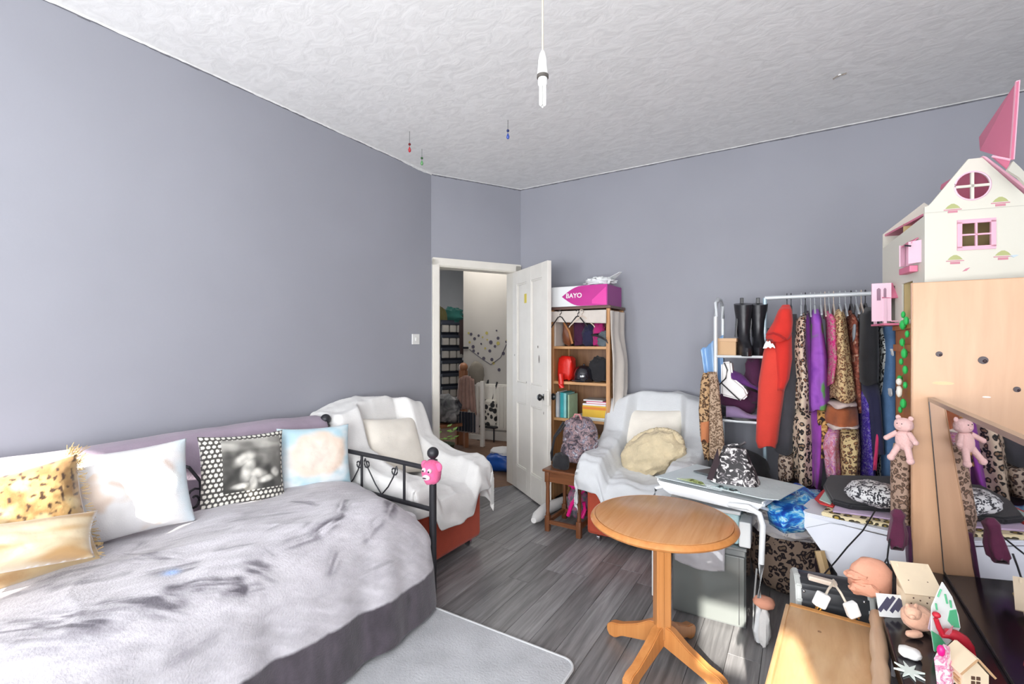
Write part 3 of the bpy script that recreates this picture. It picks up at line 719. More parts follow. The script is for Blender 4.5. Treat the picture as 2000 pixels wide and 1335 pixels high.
part('hook', B().tube([(-.03, 0, -.004), (-.012, 0, .006), (.01, 0, .008), (.03, 0, .010)], .003, 8), plain('tarnished_metal', (.18, .15, .12), .4, .6), t)
part('base', B().cyl((.0, 0, .006), (.0, 0, .012), .008), M_plast, t)

# ================================================ bookcase behind the door
M_pine = wood('orange_pine', (.62, .33, .14), (.45, .21, .08), 'z'); M_pinex = wood('orange_pine_shelf', (.66, .38, .18), (.5, .26, .10), 'x')
bx0, bx1, by0, by1, bz = -1.76, -1.25, 3.46, 3.80, 1.60
bc = thing('bookcase', 'narrow orange pine bookcase with open shelves behind the open door', 'bookcase', ((bx0+bx1)/2, (by0+by1)/2, 0))
def kp(name, b, m, **k): return part(name, b, m, bc, world=True, **k)
for x in (bx0, bx1-.03):
    for y in (by0, by1-.03): kp('upright', B().span((x, y, 0), (x+.03, y+.03, bz), bev=.003), M_pine)
    kp('side_panel', B().span((x+.010, by0+.03, .05), (x+.018, by1-.03, bz-.01)), M_pine)
kp('back_panel', B().span((bx0+.02, by1-.012, .05), (bx1-.02, by1-.006, bz)), wood('dark_pine', (.30, .16, .08), (.2, .1, .05)))
shz = []
for v in (676, 746, 819): shz.append(P(1128, v, y=by0).z)
shz += [.30, bz-.02]
for z in shz:
    s = kp('shelf', B().span((bx0+.004, by0+.004, z-.022), (bx1-.004, by1-.01, z), bev=.003), M_pinex)
S1, S2, S3 = shz[:3]
kp('top_board', B().span((bx0-.01, by0-.012, bz), (bx1+.012, by1, bz+.022), bev=.004), wood('dark_brown_top', (.16, .09, .07), (.1, .05, .04), 'x'))
# cream cloth over top front and right side
M_lin = fabric('cream_linen', (.66, .60, .54), .04)
def lc(a, b):
    x = bx0+.01+a*(bx1-bx0-.03); z = bz-.012-b*(.085-.03*math.sin(a*PI)*0+.02*a); return (x, by0-.016+.006*math.sin(a*25)*b-.004, z)
c1 = surf('cloth_front', 40, 10, lc, M_lin, thick=.004)
def lcs(a, b):
    z = bz-.02-b*.86; k = sm(.15, .5, b); y0_ = by0-.02+.03*sm(.55, 1, b); y1_ = by1-.02
    if b > .7: y1_ = y1_-(b-.7)*.55
    y = y0_+(y1_-y0_)*a; x = bx1+.012+.055*k*math.sin(min(1, a*1.1)*PI*.8+.2)*(1-.4*sm(.75, 1, b))+.010*math.sin(a*16+b*3)
    return (x, y, z)
c2 = surf('draped_cloth', 40, 50, lcs, M_lin, thick=.004)
props(c2, 'cream linen cloth hanging over the right side of the pine bookcase', 'cloth'); c1.parent = c2; c1.name = 'front_flap'
# magenta box on the top
bxl = P(1080, 597, y=3.46); bxr = P(1172, 597, y=3.42)
t = thing('product_box', 'long magenta and white cardboard box lying on top of the bookcase', 'box', (-1.74, 3.44, bz+.023), 0)
bw, bd_, bh = .52, .33, .165
def px_on(u, v): q = P(u, v, y=3.44); return (q.x+1.74, q.z-(bz+.023))
bw = px_on(1186, 570)[0]; bh = px_on(1186, 554)[1]
M_boxw = plain('white_card', (.78, .80, .80), .4); M_mag = plain('magenta_card', (.52, .02, .26), .35, var=.08, nscale=5); M_mag2 = plain('bright_magenta_card', (.78, .05, .38), .35)
M_mag3 = plain('deep_magenta_card', (.33, .03, .25), .35)
part('carton', B().span((0, 0, 0), (bw, bd_, bh), bev=.003), M_boxw, t)
f0 = -.0012
pts = [(.20*bw, .5*bh)]+[(bw*(.20+.36*k/6), bh*(.5+.49*math.sin(k/6*PI/2)**1.0)) for k in range(1, 7)]+[(bw, bh), (bw, 0)]+[(bw*(.20+.34*k/6), bh*(.5-.49*math.sin(k/6*PI/2))) for k in range(6, 0, -1)]
part('magenta_front', B().prism([(x, f0, z) for x, z in pts], (0, .0014, 0)), M_mag, t)
part('bright_facet', B().prism([(bw*.74, f0-.0006, bh*.28), (bw*.98, f0-.0006, bh*.88), (bw*.985, f0-.0006, bh*.02), (bw*.74, f0-.0006, bh*.1)], (0, .001, 0)), M_mag2, t)
part('magenta_side', B().span((bw-.0005, 0.002, .002), (bw+.0012, bd_-.002, bh-.002)), M_mag3, t)
part('magenta_top', B().span((bw*.5, 0.002, bh-.0005), (bw, bd_-.002, bh+.0012)), M_mag3, t)
def text(name, s, size, loc, rot, mat, parent, ext=.0008, bold=.0):
    cu = bpy.data.curves.new(name, 'FONT'); cu.body = s; cu.size = size; cu.extrude = ext; cu.offset = bold; cu.align_x = 'CENTER'; cu.align_y = 'CENTER'
    o = bpy.data.objects.new(name, cu); COL.objects.link(o)
    dg = bpy.context.evaluated_depsgraph_get(); me = bpy.data.meshes.new_from_object(o.evaluated_get(dg)); bpy.data.objects.remove(o)
    me.transform(Matrix.Translation(loc) @ Euler(rot).to_matrix().to_4x4()); me.materials.clear(); me.materials.append(mat)
    o = bpy.data.objects.new(name, me); COL.objects.link(o); o.parent = parent; MW[o] = MW.get(parent); return o
text('lettering', 'BAYO', .052, (bw*.42, f0-.001, bh*.52), (PI/2, 0, 0), M_plast, t, bold=.0009)
# plastic bag on the box
M_bag = plain('thin_white_plastic', (.80, .82, .82), .25, var=.06, nscale=12, bmp=.8, bscale=18)
def crumple(name, b, mat, label, cat, **k): return solo(name, b, mat, label, cat, **k)
b = lumps(B(), (0, 0, .035), .10, (1.15, .8, .38), 21, .35, 34, 3)
b.prism([(.08, -.03, .055), (.17, -.02, .098), (.185, .0, .1), (.10, .06, .05)], (0, 0, .004))
b.xf(Matrix.Translation((-1.38, 3.58, bz+.023+bh)))
crumple('plastic_bag', b, M_bag, 'crumpled white plastic bag on top of the magenta box', 'bag')
# contents of the shelves: top compartment
def at_shelf(u, v, y): q = P(u, v, y=y); return q
M_brown = fabric('brown_leather', (.20, .06, .02), .15, .3, 40, rough=.5); M_dkp = fabric('dark_plum_fabric', (.07, .012, .05)); M_navy = fabric('navy_fabric', (.02, .02, .06)); M_mgf = fabric('magenta_fabric', (.48, .02, .18), .15)
M_blk = fabric('black_fabric', (.015, .015, .018), .2); M_slate = fabric('slate_fabric', (.13, .16, .18), .2)
zt = S1
t = thing('handbag', 'brown leather handbag at the left of the bookcase top shelf', 'bag', (-1.66, 3.60, zt), .15)
part('body', lumps(B(), (0, 0, .11), .12, (.42, .5, .88), 2, .12, 20), M_brown, t)
part('handle', B().tube([(.035*math.cos(k*PI/10), -.03, .19+.085*math.sin(k*PI/10)) for k in range(11)], .006), M_brown, t)
part('strap', B().tube([(-.02, -.07, .2), (.03, -.085, .12), (.055, -.075, .02)], .010), wood('tan_leather', (.5, .22, .08), (.4, .16, .05)), t)
t = thing('folder', 'slim cream folder standing at the left end of the top shelf', 'folder', (-1.722, 3.56, zt))
part('cover', B().box((0, 0, .12), (.014, .18, .24), bev=.002), M_lin, t); part('pages', B().box((0.001, .002, .12), (.008, .182, .232)), M_boxw, t)
solo('bag', lumps(B(), (-1.57, 3.66, zt+.105), .10, (.55, .6, 1), 31, .2, 24, sq=.5), M_dkp, 'dark plum soft bag behind the leather handbag on the top shelf', 'bag')
solo('bag', lumps(B(), (-1.475, 3.60, zt+.085), .09, (.6, .6, .95), 33, .22, 24), M_navy, 'navy pouch in the middle of the bookcase top shelf', 'bag')
solo('scarf', lumps(B(), (-1.38, 3.58, zt+.10), .10, (.48, .5, 1.0), 36, .3, 24), M_mgf, 'magenta bunched scarf at the right of the top shelf', 'scarf')
solo('scarf', lumps(B(), (-1.31, 3.50, zt+.055), .065, (.8, .5, .9), 39, .35, 24), M_slate, 'slate grey bunched scarf hanging over the edge of the top shelf', 'scarf')
# hangers hooked on the top edge
def hanger(b, c, wdt, ang_=0, r=.0035, hook=.035):
    c = Vector(c); ca, sa = math.cos(ang_), math.sin(ang_)
    q = lambda x, z: c+Vector((x*ca, x*sa, z))
    b.tube([q(-.0, 0), q(-.0, hook*.5), q(.012, hook*.8), q(.010, hook+.01), q(-.006, hook+.016), q(-.016, hook+.004)], r, 6)
    b.tube([q(-wdt, -.09), q(-wdt*.9, -.075), q(-.015, -.006), q(0, 0), q(.015, -.006), q(wdt*.9, -.075), q(wdt, -.09)], r*1.3, 6)
    return b
M_hgw = plain('clear_hanger_plastic', (.55, .58, .6), .2); M_hgb = plain('black_hanger_plastic', (.02, .02, .022), .3); M_hgp = plain('pale_hanger_plastic', (.72, .60, .50), .35)
for (xx, m, lb, a_, wd_) in ((-1.655, M_hgb, 'black hanger hooked on the bookcase edge above the leather handbag', .3, .07), (-1.50, M_hgb, 'dark hanger crossed with a pale one on the bookcase edge', -.2, .09), (-1.465, M_hgp, 'pale peach hanger in front of the navy pouch', .35, .10)):
    solo('clothes_hanger', hanger(B(), (xx, by0-.035, bz-.055), wd_, a_), m, lb, 'hanger', group='hangers on the bookcase edge')
b = B().tube([Vector((-1.33, 3.52, S1+.10)), P(1156, 654, y=3.42), P(1164, 655, y=3.40), P(1175, 659, y=3.38), P(1184, 664, y=3.37), P(1187, 670, y=3.37)], .008, 8, taper=[1, 1, 1, 1, .9, .5])
solo('umbrella', b, M_blackm, 'thin dark umbrella handle poking out from the top shelf', 'umbrella')
# second compartment
zt = S2
M_redp = plain('red_shiny_cloth', (.72, .02, .012), .4, var=.1, nscale=14, bmp=.5, bscale=30)
b = lumps(B(), (-1.655, 3.56, zt+.105), .10, (.62, .6, .98), 41, .12, 26, sq=.42); b.tube([(-1.66, 3.455, zt+.06), (-1.655, 3.445, zt-.02), (-1.65, 3.447, zt-.05)], .022, 8)
solo('tote_bag', b, M_redp, 'bright red cloth bag with its end hanging over the second shelf', 'bag')
M_gloss = plain('glossy_black', (.012, .012, .018), .08, coat=1)
t = thing('helmet', 'glossy black riding helmet in the middle of the second shelf', 'helmet', (-1.50, 3.55, zt))
part('shell', B().lathe((0, 0, 0), [(.075, .0), (.082, .02), (.082, .06), (.07, .10), (.045, .125), (.0, .135)], 24, (1, 1.15)), M_gloss, t)
part('visor', B().box((0, -.09, .02), (.11, .05, .008), (.3, 0, 0), bev=.003), M_gloss, t); part('button', B().ball((0, 0, .136), .01), M_gloss, t)
solo('bag', lumps(B(), (-1.375, 3.58, zt+.10), .10, (.75, .6, .95), 44, .25, 26, sq=.6), M_blk, 'black soft bag beside the helmet on the second shelf', 'bag')
# third compartment
zt = S3
cols = [('pale grey', (.55, .58, .62), .012, .20), ('white', (.75, .75, .75), .010, .21), ('slate', (.25, .3, .35), .012, .19), ('teal', (.04, .38, .42), .030, .205), ('aqua', (.25, .58, .58), .022, .20), ('dark green', (.03, .12, .10), .012, .18), ('light green', (.45, .62, .42), .010, .19)]
x = -1.722
for (nm, c, w_, h_) in cols:
    t = thing('book', '%s spined book standing at the left of the third bookcase shelf' % nm, 'book', (x+w_/2, 3.57, zt), group='upright books on the third shelf')
    m = plain(nm.replace(' ', '_')+'_cover', c, .45, var=.1, nscale=20)
    part('cover', B().box((0, 0, h_/2), (w_, .17, h_), (0, .0, 0), bev=.0015), m, t); part('pages', B().box((0, .003, h_/2), (w_*.7, .172, h_-.008)), M_boxw, t)
    x += w_+.002
y_ = 3.56; z = zt
for (nm, c, w_, h_, dx) in (('pale green', (.5, .58, .4), .30, .012, 0), ('white', (.8, .8, .78), .28, .014, .01)):
    t = thing('book', '%s book lying flat at the bottom of the third shelf pile' % nm, 'book', (-1.43+dx, y_, z), group='flat books on the third shelf')
    part('cover', B().box((0, 0, h_/2), (w_, .18, h_), bev=.002), plain(nm.replace(' ', '_')+'_flat_cover', c, .5), t); part('pages', B().box((0, -.002, h_/2), (w_-.01, .179, h_*.6)), M_boxw, t); z += h_
t = thing('storage_box', 'yellow cardboard box lying at the right of the third shelf', 'box', (-1.385, y_, z))
part('carton', B().box((0, 0, .045), (.20, .16, .09), bev=.003), plain('yellow_card', (.72, .45, .04), .5, var=.08), t); part('label_strip', B().box((0, -.0805, .07), (.19, .002, .02)), plain('orange_print', (.7, .22, .03), .5), t)
z += .09
for (nm, c, w_, h_, dx) in (('white', (.82, .82, .8), .19, .015, .0), ('pink', (.7, .08, .2), .17, .02, .02), ('grey striped', (.5, .5, .5), .16, .012, -.01)):
    t = thing('book', '%s magazine on top of the yellow box' % nm, 'magazine', (-1.39+dx, y_, z), .06, 'magazines above the yellow box')
    part('cover', B().box((0, 0, h_/2), (w_, .16, h_), bev=.002), plain(nm.replace(' ', '_')+'_magazine', c, .4), t); part('pages', B().box((0, -.001, h_/2), (w_-.006, .161, h_*.5)), M_boxw, t); z += h_
# lower compartment, mostly hidden
solo('scarf', lumps(B(), (-1.40, 3.56, .30+.22), .10, (1, .6, .8), 47, .3, 20), fabric('ochre_cloth', (.35, .2, .02)), 'ochre bunched cloth on the low shelf beside the backpack', 'cloth')
solo('storage_box', B().box((-1.40, 3.60, .36), (.22, .2, .12), bev=.006), plain('grey_box_card', (.2, .2, .22), .6), 'grey box on the low bookcase shelf under the ochre cloth', 'box')

# ================================================ side table, backpack, things under it
M_dkw = wood('dark_mahogany', (.20, .075, .030), (.12, .04, .018), 'z', rough=.3); M_dkx = wood('dark_mahogany_top', (.22, .085, .035), (.13, .045, .02), 'x', rough=.3)
st = thing('side_table', 'small dark mahogany side table standing between door and armchair', 'table', (-1.415, 3.12, 0))
tw, td, thh = .30, .34, .44
part('tabletop', B().box((0, 0, thh-.008), (tw, td, .018), bev=.004), M_dkx, st)
for sy in (-1, 1): part('apron', B().box((0, sy*(td/2-.03), thh-.055), (tw-.07, .015, .07)), M_dkx, st)
for sx in (-1, 1): part('apron', B().box((sx*(tw/2-.03), 0, thh-.055), (.015, td-.07, .07)), M_dkx, st)
for sx in (-1, 1):
    for sy in (-1, 1):
        b = B().box((sx*(tw/2-.03), sy*(td/2-.03), thh-.055), (.034, .034, .076), bev=.002); b.box((sx*(tw/2-.03), sy*(td/2-.03), .055), (.034, .034, .11), bev=.002)
        b.lathe((sx*(tw/2-.03), sy*(td/2-.03), .11), [(.013, 0), (.016, .012), (.012, .03), (.015, .10), (.013, .20), (.016, .23), (.012, .25), (.015, .27)], 14); part('leg', b, M_dkw, st)
for sy in (-1, 1): part('stretcher', B().box((0, sy*(td/2-.03), .065), (tw-.07, .022, .026), bev=.002), M_dkx, st)
for sx in (-1, 1): part('stretcher', B().box((sx*(tw/2-.03), 0, .065), (.022, td-.07, .026), bev=.002), M_dkx, st)
M_camo = mottle('patterned_backpack_cloth', [(.34, (.02, .02, .03)), (.44, (.12, .09, .11)), (.52, (.42, .28, .28)), (.58, (.05, .06, .11)), (.68, (.60, .58, .62))], 20, .6, False, 1.5)
t = thing('backpack', 'dark backpack with busy pink grey pattern slumped on the side table', 'bag', (-1.40, 3.15, .441), -.2)
part('body', lumps(B(), (0.03, .02, .185), .15, (.86, .55, 1.12), 4, .10, 36, sq=.7), M_camo, t)
part('front_pocket', lumps(B(), (.03, -.08, .12), .10, (.9, .4, .8), 6, .12, 26), M_camo, t)
part('strap', B().tube([(-.08, -.03, .31), (-.15, -.05, .2), (-.19, -.03, .08), (-.2, -.02, .025)], .009), M_blk, t)
part('strap', B().tube([(-.05, -.05, .30), (-.12, -.08, .2), (-.16, -.08, .08), (-.17, -.06, .02)], .006), M_blk, t)
part('side_pouch', lumps(B(), (-.03, -.13, .045), .065, (1, .6, 1.0), 7, .2, 20), M_blk, t)
part('top_loop', B().tube([(-.02, 0, .33), (.0, 0, .375), (.04, 0, .375), (.06, 0, .33)], .007), fabric('pink_webbing', (.6, .25, .25)), t)
M_toyb = mottle('grey_pink_bag_cloth', [(.3, (.03, .03, .04)), (.5, (.16, .15, .18)), (.62, (.5, .05, .2)), (.75, (.4, .4, .45))], 18)
t = thing('rucksack', 'grey and hot pink small bag on the floor under the side table', 'bag', (-1.36, 3.12, .082), .2)
part('body', lumps(B(), (0, 0, .115), .105, (.75, .7, 1.05), 8, .12, 26), M_toyb, t)
M_hp = plain('hot_pink_nylon', (.75, .01, .22), .4)
part('trim', B().tube([(-.06, -.07, .03), (-.03, -.085, .12), (.02, -.08, .2), (.05, -.06, .22)], .014), M_hp, t); part('trim', B().tube([(.04, -.08, .03), (.06, -.07, .09), (.05, -.07, .14)], .014), M_hp, t)
part('bow', lumps(B(), (-.01, -.05, .245), .04, (1.3, .6, .6), 3, .3, 16), M_hp, t)
# stuffed draught excluder by the door foot
b = B(); pts = [P(1042, 1016, z=.045), P(1050, 1008, z=.05), P(1064, 995, z=.05), P(1085, 985, z=.05), P(1105, 975, z=.05)]
b.tube(pts, .045, 14, taper=[.45, .9, 1, 1, .7]); solo('draught_excluder', b, M_thr1, 'stuffed white fabric draught excluder lying by the foot of the door', 'draught excluder')

# ================================================ things in the hall
# hanging shoe organiser
o0 = P(862, 640, d=6.7); o1 = P(904, 640, d=6.9)
dvv = Vector((o1.x-o0.x, o1.y-o0.y, 0)); wv = dvv.length; rz = math.atan2(dvv.y, dvv.x)
zlo = P(880, 775, d=6.8).z; zhi = P(880, 625, d=6.8).z
t = thing('hanging_organiser', 'hanging shoe organiser with pale pockets and dark bands, in the hall recess', 'organiser', (o0.x, o0.y, zlo), rz)
hh = zhi-zlo; M_org = fabric('grey_canvas', (.38, .36, .33)); M_band = fabric('navy_band', (.02, .025, .04))
part('backing', B().span((0, .02, 0), (wv, .03, hh)), M_band, t)
for k in range(6):
    z = hh*(k/6)
    for q in range(3): part('pocket', B().span((wv*q/3+.008, -.03, z+.01), (wv*(q+1)/3-.008, .02, z+hh/6*.62), bev=.01), M_org, t)
    part('band', B().span((0, -.035, z+hh/6*.62), (wv, .02, z+hh/6*.85), bev=.006), M_band, t)
g1 = P(882, 610, d=6.95); solo('hanging_garment', lumps(B(), (g1.x, g1.y, g1.z-.06), .17, (1.2, .5, .75), 12, .4, 20), fabric('dark_teal_cloth', (.02, .13, .11)), 'teal green cloth hung above the shoe organiser in the hall', 'clothing')
g1 = P(861, 640, d=6.85); solo('hanging_garment', lumps(B(), (g1.x, g1.y, g1.z-.05), .16, (.6, .5, 2.2), 14, .25, 20), fabric('dark_olive_cloth', (.08, .07, .02)), 'dark olive coat hanging beside the door frame in the hall', 'clothing')
g1 = P(902, 640, d=6.85); solo('hanging_garment', lumps(B(), (g1.x, g1.y, g1.z-.1), .10, (.6, .4, 2.8), 15, .2, 20), fabric('dark_brown_cloth', (.05, .03, .03)), 'dark brown coat hanging at the corner of the hall recess', 'clothing')
# banister with coats
p = P(906, 860, z=0.0, d=None) if False else P(905, 862, z=0)
p = P(905, 868, z=0)
t = thing('stair_gate', 'white wooden gate with brown newel posts standing in the hall', 'gate', (p.x, p.y, 0), math.atan2(dv.y, dv.x))
M_new = wood('brown_newel', (.40, .17, .08), (.28, .11, .05))
zt = P(905, 722, d=6.2).z
part('newel_post', B().box((0, 0, zt/2), (.09, .09, zt), bev=.008), M_new, t); part('post_cap', B().ball((0, 0, zt+.04), .06), M_new, t)
part('bottom_rail', B().box((.14, 0, .12), (.28, .03, .06)), M_white, t); part('top_rail', B().box((.14, 0, .80), (.28, .03, .05)), M_white, t); part('newel_post', B().box((.28, 0, .42), (.05, .05, .84), bev=.006), M_white, t)
for k in range(2): part('spindle', B().box((.1+k*.1, 0, .46), (.025, .02, .64)), M_white, t)
q = P(922, 748, d=6.0); M_pinkb = fabric('dusty_brown_pink_cloth', (.34, .20, .16), .15); M_strp = fabric('striped_skirt_cloth', (.42, .36, .33), .1)
t = thing('hanging_coat', 'dusty brown coat over the hall gate with a striped lower edge', 'coat', (q.x, q.y-.10, .2))
def ct(a, b): return ((a-.5)*.30*(.8+.3*b), -.02+.02*math.sin(a*30), .66-(b)*.42+(.06*math.sin(a*PI)))
surf('coat_body', 40, 12, ct, M_pinkb, t, thick=.02)
for k in range(7): part('stripe', B().span((-.15+k*.045, -.035, .02), (-.13+k*.045, -.005, .26)), M_band, t)
surf('skirt', 40, 8, lambda a, b: ((a-.5)*.34, .0+.015*math.sin(a*40), .26-b*.26), M_strp, t, thick=.01)
q = P(930, 722, d=6.1); solo('hat', lumps(B(), (q.x, q.y, q.z-.05), .12, (.9, .6, 1.3), 17, .12, 20), fabric('grey_brown_felt', (.22, .19, .15)), 'grey brown felt hat on top of the gate in the hall', 'hat')
# radiator on the hall end wall
s_ = .28
t = thing('radiator', 'white panel radiator on the hall end wall under the stickers', 'radiator', tuple(hw(s_+.30, -.06, .15)), math.atan2(dv.y, dv.x))
part('panel', B().span((-.32, 0, 0), (.5, .03, .62), bev=.01), M_white, t)
for k in range(14): part('fin', B().span((-.31+k*.058, -.012, .03), (-.275+k*.058, .002, .59), bev=.004), M_white, t)
# wall stickers
random.seed(3)
M_dot = plain('dark_sticker', (.08, .07, .10), .6); M_dot2 = plain('gold_sticker', (.45, .38, .10), .6)
wd_ = thing('wall_decal', 'spray of dark and gold dot stickers with curved stems on the hall wall', 'sticker', tuple(hw(0, -.003, 0)), math.atan2(dv.y, dv.x))
def onw(u, v):
    k = (u-905)/98*(pb-pa).length; q = P(u, v, d=6.55-.25*(u-905)/98); return k, q.z
for i, (u, v) in enumerate([(916,650),(921,652),(936,655),(952,650),(928,661),(941,671),(953,663),(925,677),(935,690),(949,680),(960,668),(968,676),(974,670),(990,667),(974,660),(991,664),(958,685),(946,700),(965,709),(962,702),(976,722),(944,658),(984,690),(926,685),(918,668),(971,645)]):
    x, z = onw(u, v); part('dot', B().cyl((x, -.002, z), (x, .0, z), random.uniform(.012, .028), seg=10), M_dot if i % 3 else M_dot2, wd_)
x0, z0 = onw(918, 682); x1, z1 = onw(960, 712); x2, z2 = onw(990, 672)
part('stem', B().tube([(x0, 0, z0), ((x0+x1)/2, 0, (z0+z1)/2-.01), (x1, 0, z1)], .005, 5), M_dot, wd_); part('stem', B().tube([(x1, 0, z1), ((x1+x2)/2+.03, 0, (z1+z2)/2-.04), (x2, 0, z2)], .005, 5), M_dot, wd_)
part('dark_hook', B().box((onw(910, 679)[0], -.01, onw(910, 679)[1]), (.09, .02, .03)), M_blackm, wd_)
# umbrella stand bag
q = P(981, 850, z=0); t = thing('spotted_bag', 'white shopping bag with black spots on a dark stool in the hall', 'bag', (q.x+.02, q.y-.36, .20))
M_spot = leopard('spotted_canvas', (.70, .66, .58), (.02, .02, .02), (.03, .03, .03), 14, 0)
part('body', B().box((0, 0, .18), (.26, .12, .36), bev=.03), M_spot, t); part('handle', B().tube([(-.05, 0, .36), (-.045, 0, .56), (-.02, 0, .62), (-.02, 0, .52)], .012), M_blackm, t); part('handle', B().tube([(.05, 0, .34), (.1, 0, .5), (.13, 0, .6)], .012), M_blackm, t)
t = thing('stool', 'low dark metal stool under the spotted bag in the hall', 'stool', (q.x+.02, q.y-.36, 0)); part('seat', B().box((0, 0, .19), (.3, .2, .02)), M_blackm, t)
for sx in (-1, 1):
    for sy in (-1, 1): part('leg', B().cyl((sx*.13, sy*.08, 0), (sx*.13, sy*.08, .18), .01), M_blackm, t)
# blue bag with white paper
p = P(966, 922, z=0)
M_blue = plain('blue_plastic', (.01, .09, .42), .35, bmp=.6, bscale=12)
t = thing('blue_bag', 'blue plastic sack with folded white cloth on the hall carpet', 'bag', (p.x+.02, p.y+.05, 0))
part('sack', lumps(B(), (0, .08, .09), .17, (1.05, .9, .6), 6, .14, 26), M_blue, t); part('cloth', lumps(B(), (0, .10, .19), .14, (1.1, .8, .28), 9, .2, 20), M_thr1, t)
p = P(993, 918, z=0); solo('blue_board', B().prism([(p.x-.14, p.y, .002), (p.x+.06, p.y+.02, .002), (p.x+.07, p.y+.1, .30)], (-.01, .03, .0)), M_blue, 'dark blue plastic panel leaning in the doorway by the door edge', 'panel')
# plant and crate
p = P(866, 905, z=0); t = thing('potted_plant', 'leafy green plant in a dark pot just inside the hall', 'plant', (p.x, p.y, 0))
part('pot', B().lathe((0, 0, 0), [(.09, 0), (.12, .2), (.13, .22), (.11, .22)], 20), plain('dark_green_pot', (.04, .06, .02), .5), t)
M_leaf = plain('leaf_green', (.22, .42, .05), .5, var=.25, nscale=10); random.seed(5)
for k in range(22):
    a = random.uniform(0, 2*PI); r_ = random.uniform(.03, .13); zz = random.uniform(.24, .40)
    c = Vector((r_*math.cos(a), r_*math.sin(a), zz)); d_ = Vector((math.cos(a), math.sin(a), random.uniform(-.3, .5)))*.07; n_ = Vector((-math.sin(a), math.cos(a), 0))*.03
    b = B(); b.prism([c, c+d_*.4+n_, c+d_, c+d_*.4-n_], (0, 0, .002)); part('leaf', b, M_leaf, t)
p = P(893, 882, z=0); t = thing('bench', 'low wooden bench with grey clothes at the left of the hall', 'bench', (p.x-.26, p.y+.08, 0), rz)
part('seat', B().box((0, 0, .30), (.55, .3, .04), bev=.005), M_new, t)
for sx in (-.24, .24):
    for sy in (-.11, .11): part('leg', B().box((sx, sy, .14), (.05, .05, .28)), M_new, t)
solo('clothes_pile', lumps(B(), (p.x-.28, p.y+.08, .32+.18), .22, (1.1, .6, .85), 19, .2, 24), mottle('grey_clothes', [(.35, (.05, .05, .06)), (.5, (.2, .2, .2)), (.65, (.45, .43, .42))], 5), 'grey and black clothes heaped on the hall bench', 'clothing')
# ================================================ clothes rack with shelf tower
M_tubew = plain('white_enamel_tube', (.74, .78, .80), .3, .2); M_tubeb = plain('pale_blue_steel', (.45, .58, .66), .35, .3)
YR = 3.38
def R_(u, v, y=YR): return P(u, v, y=y)
xl = R_(1405, 700).x; xm = R_(1494, 700).x; xr = .62; zr = R_(1560, 579).z; ztw = R_(1405, 585).z
rk = thing('clothes_rack', 'white tubular clothes rail with a shelf tower on its left against back wall', 'clothes rack', (.1, YR, 0))
def rp(name, b, m, **k): return part(name, b, m, rk, world=True, **k)
b = B().tube([(xl, YR-.16, 0), (xl, YR-.16, ztw-.12), (xl, YR-.13, ztw-.03), (xl, YR-.05, ztw), (xl, YR+.05, ztw), (xl, YR+.13, ztw-.03), (xl, YR+.16, ztw-.12), (xl, YR+.16, 0)], .0125, 10)
rp('tower_frame', b, M_tubew)
for x in (xm, xr): rp('upright', B().tube([(x, YR, .0), (x, YR, zr)], .0125, 10), M_tubew if x > 0 else M_tubeb); rp('foot', B().tube([(x, YR-.2, .015), (x, YR+.2, .015)], .012), M_tubew)
rp('hanging_rail', B().tube([(xm, YR, zr), (xr, YR, zr)], .0125, 10), M_tubew); rp('hanging_rail', B().tube([(xm, YR+.06, zr+.0), (xr, YR+.06, zr)], .008, 8), M_tubew)
SH = [R_(1445, 695, YR-.16).z, R_(1440, 821, YR-.16).z, .28]
for z in SH:
    rp('shelf', B().span((xl, YR-.16, z-.012), (xm, YR+.16, z), bev=.002), M_tubew)
    for y in (YR-.165, YR+.165): rp('shelf_edge', B().tube([(xl, y, z-.004), (xm, y, z-.004)], .0085, 8), M_tubew)
# ankle boots
M_leather = plain('black_leather', (.018, .018, .022), .32, bmp=.2, bscale=40)
def boot(loc, rz, label):
    t = thing('ankle_boot', label, 'boot', loc, rz, 'pair of black boots on the top shelf of the tower')
    rings = []
    for (z, cy, a, c) in ((.025, -.045, .040, .105), (.05, -.045, .041, .10), (.075, -.02, .038, .078), (.105, .0, .036, .055), (.15, .01, .036, .048), (.22, .01, .042, .054), (.29, .01, .052, .062), (.33, .01, .056, .066)):
        rings.append([(a*math.cos(k*PI/10), cy+c*math.sin(k*PI/10), z+.012*math.sin(k*PI/10)*(z > .3)) for k in range(20)])
    part('shaft', B().loops(rings), M_leather, t)
    part('sole', B().loops([[(.042*math.cos(k*PI/10), -.045+.108*math.sin(k*PI/10), z) for k in range(20)] for z in (0, .012, .026)]), M_black, t)
    part('heel', B().box((0, .04, .012), (.07, .06, .024), bev=.004), M_black, t)
    part('pull_tab', B().box((0.0, .07, .35), (.022, .012, .05), bev=.003), M_black, t)
    part('elastic_panel', B().box((-.042, .01, .18), (.008, .05, .12), (0, .06, 0), bev=.002), M_black, t)
boot((R_(1458, 690).x-.012, YR-.05, SH[0]), .25, 'left black leather chelsea boot next to the tan box')
boot((R_(1481, 690).x+.0, YR+.0, SH[0]), .1, 'right black leather chelsea boot beside the rail upright')
q0 = R_(1407, 690); q1 = R_(1437, 660)
t = thing('shoe_box', 'plain tan cardboard box on the top tower shelf', 'box', ((q0.x+q1.x)/2+.005, YR-.05, SH[0]))
part('carton', B().box((0, 0, .05), (q1.x-q0.x+.02, .16, .095), bev=.002), plain('tan_card', (.62, .40, .22), .7), t); part('lid', B().box((0, 0, .10), (q1.x-q0.x+.028, .168, .022), bev=.002), plain('tan_card_lid', (.66, .43, .25), .7), t)
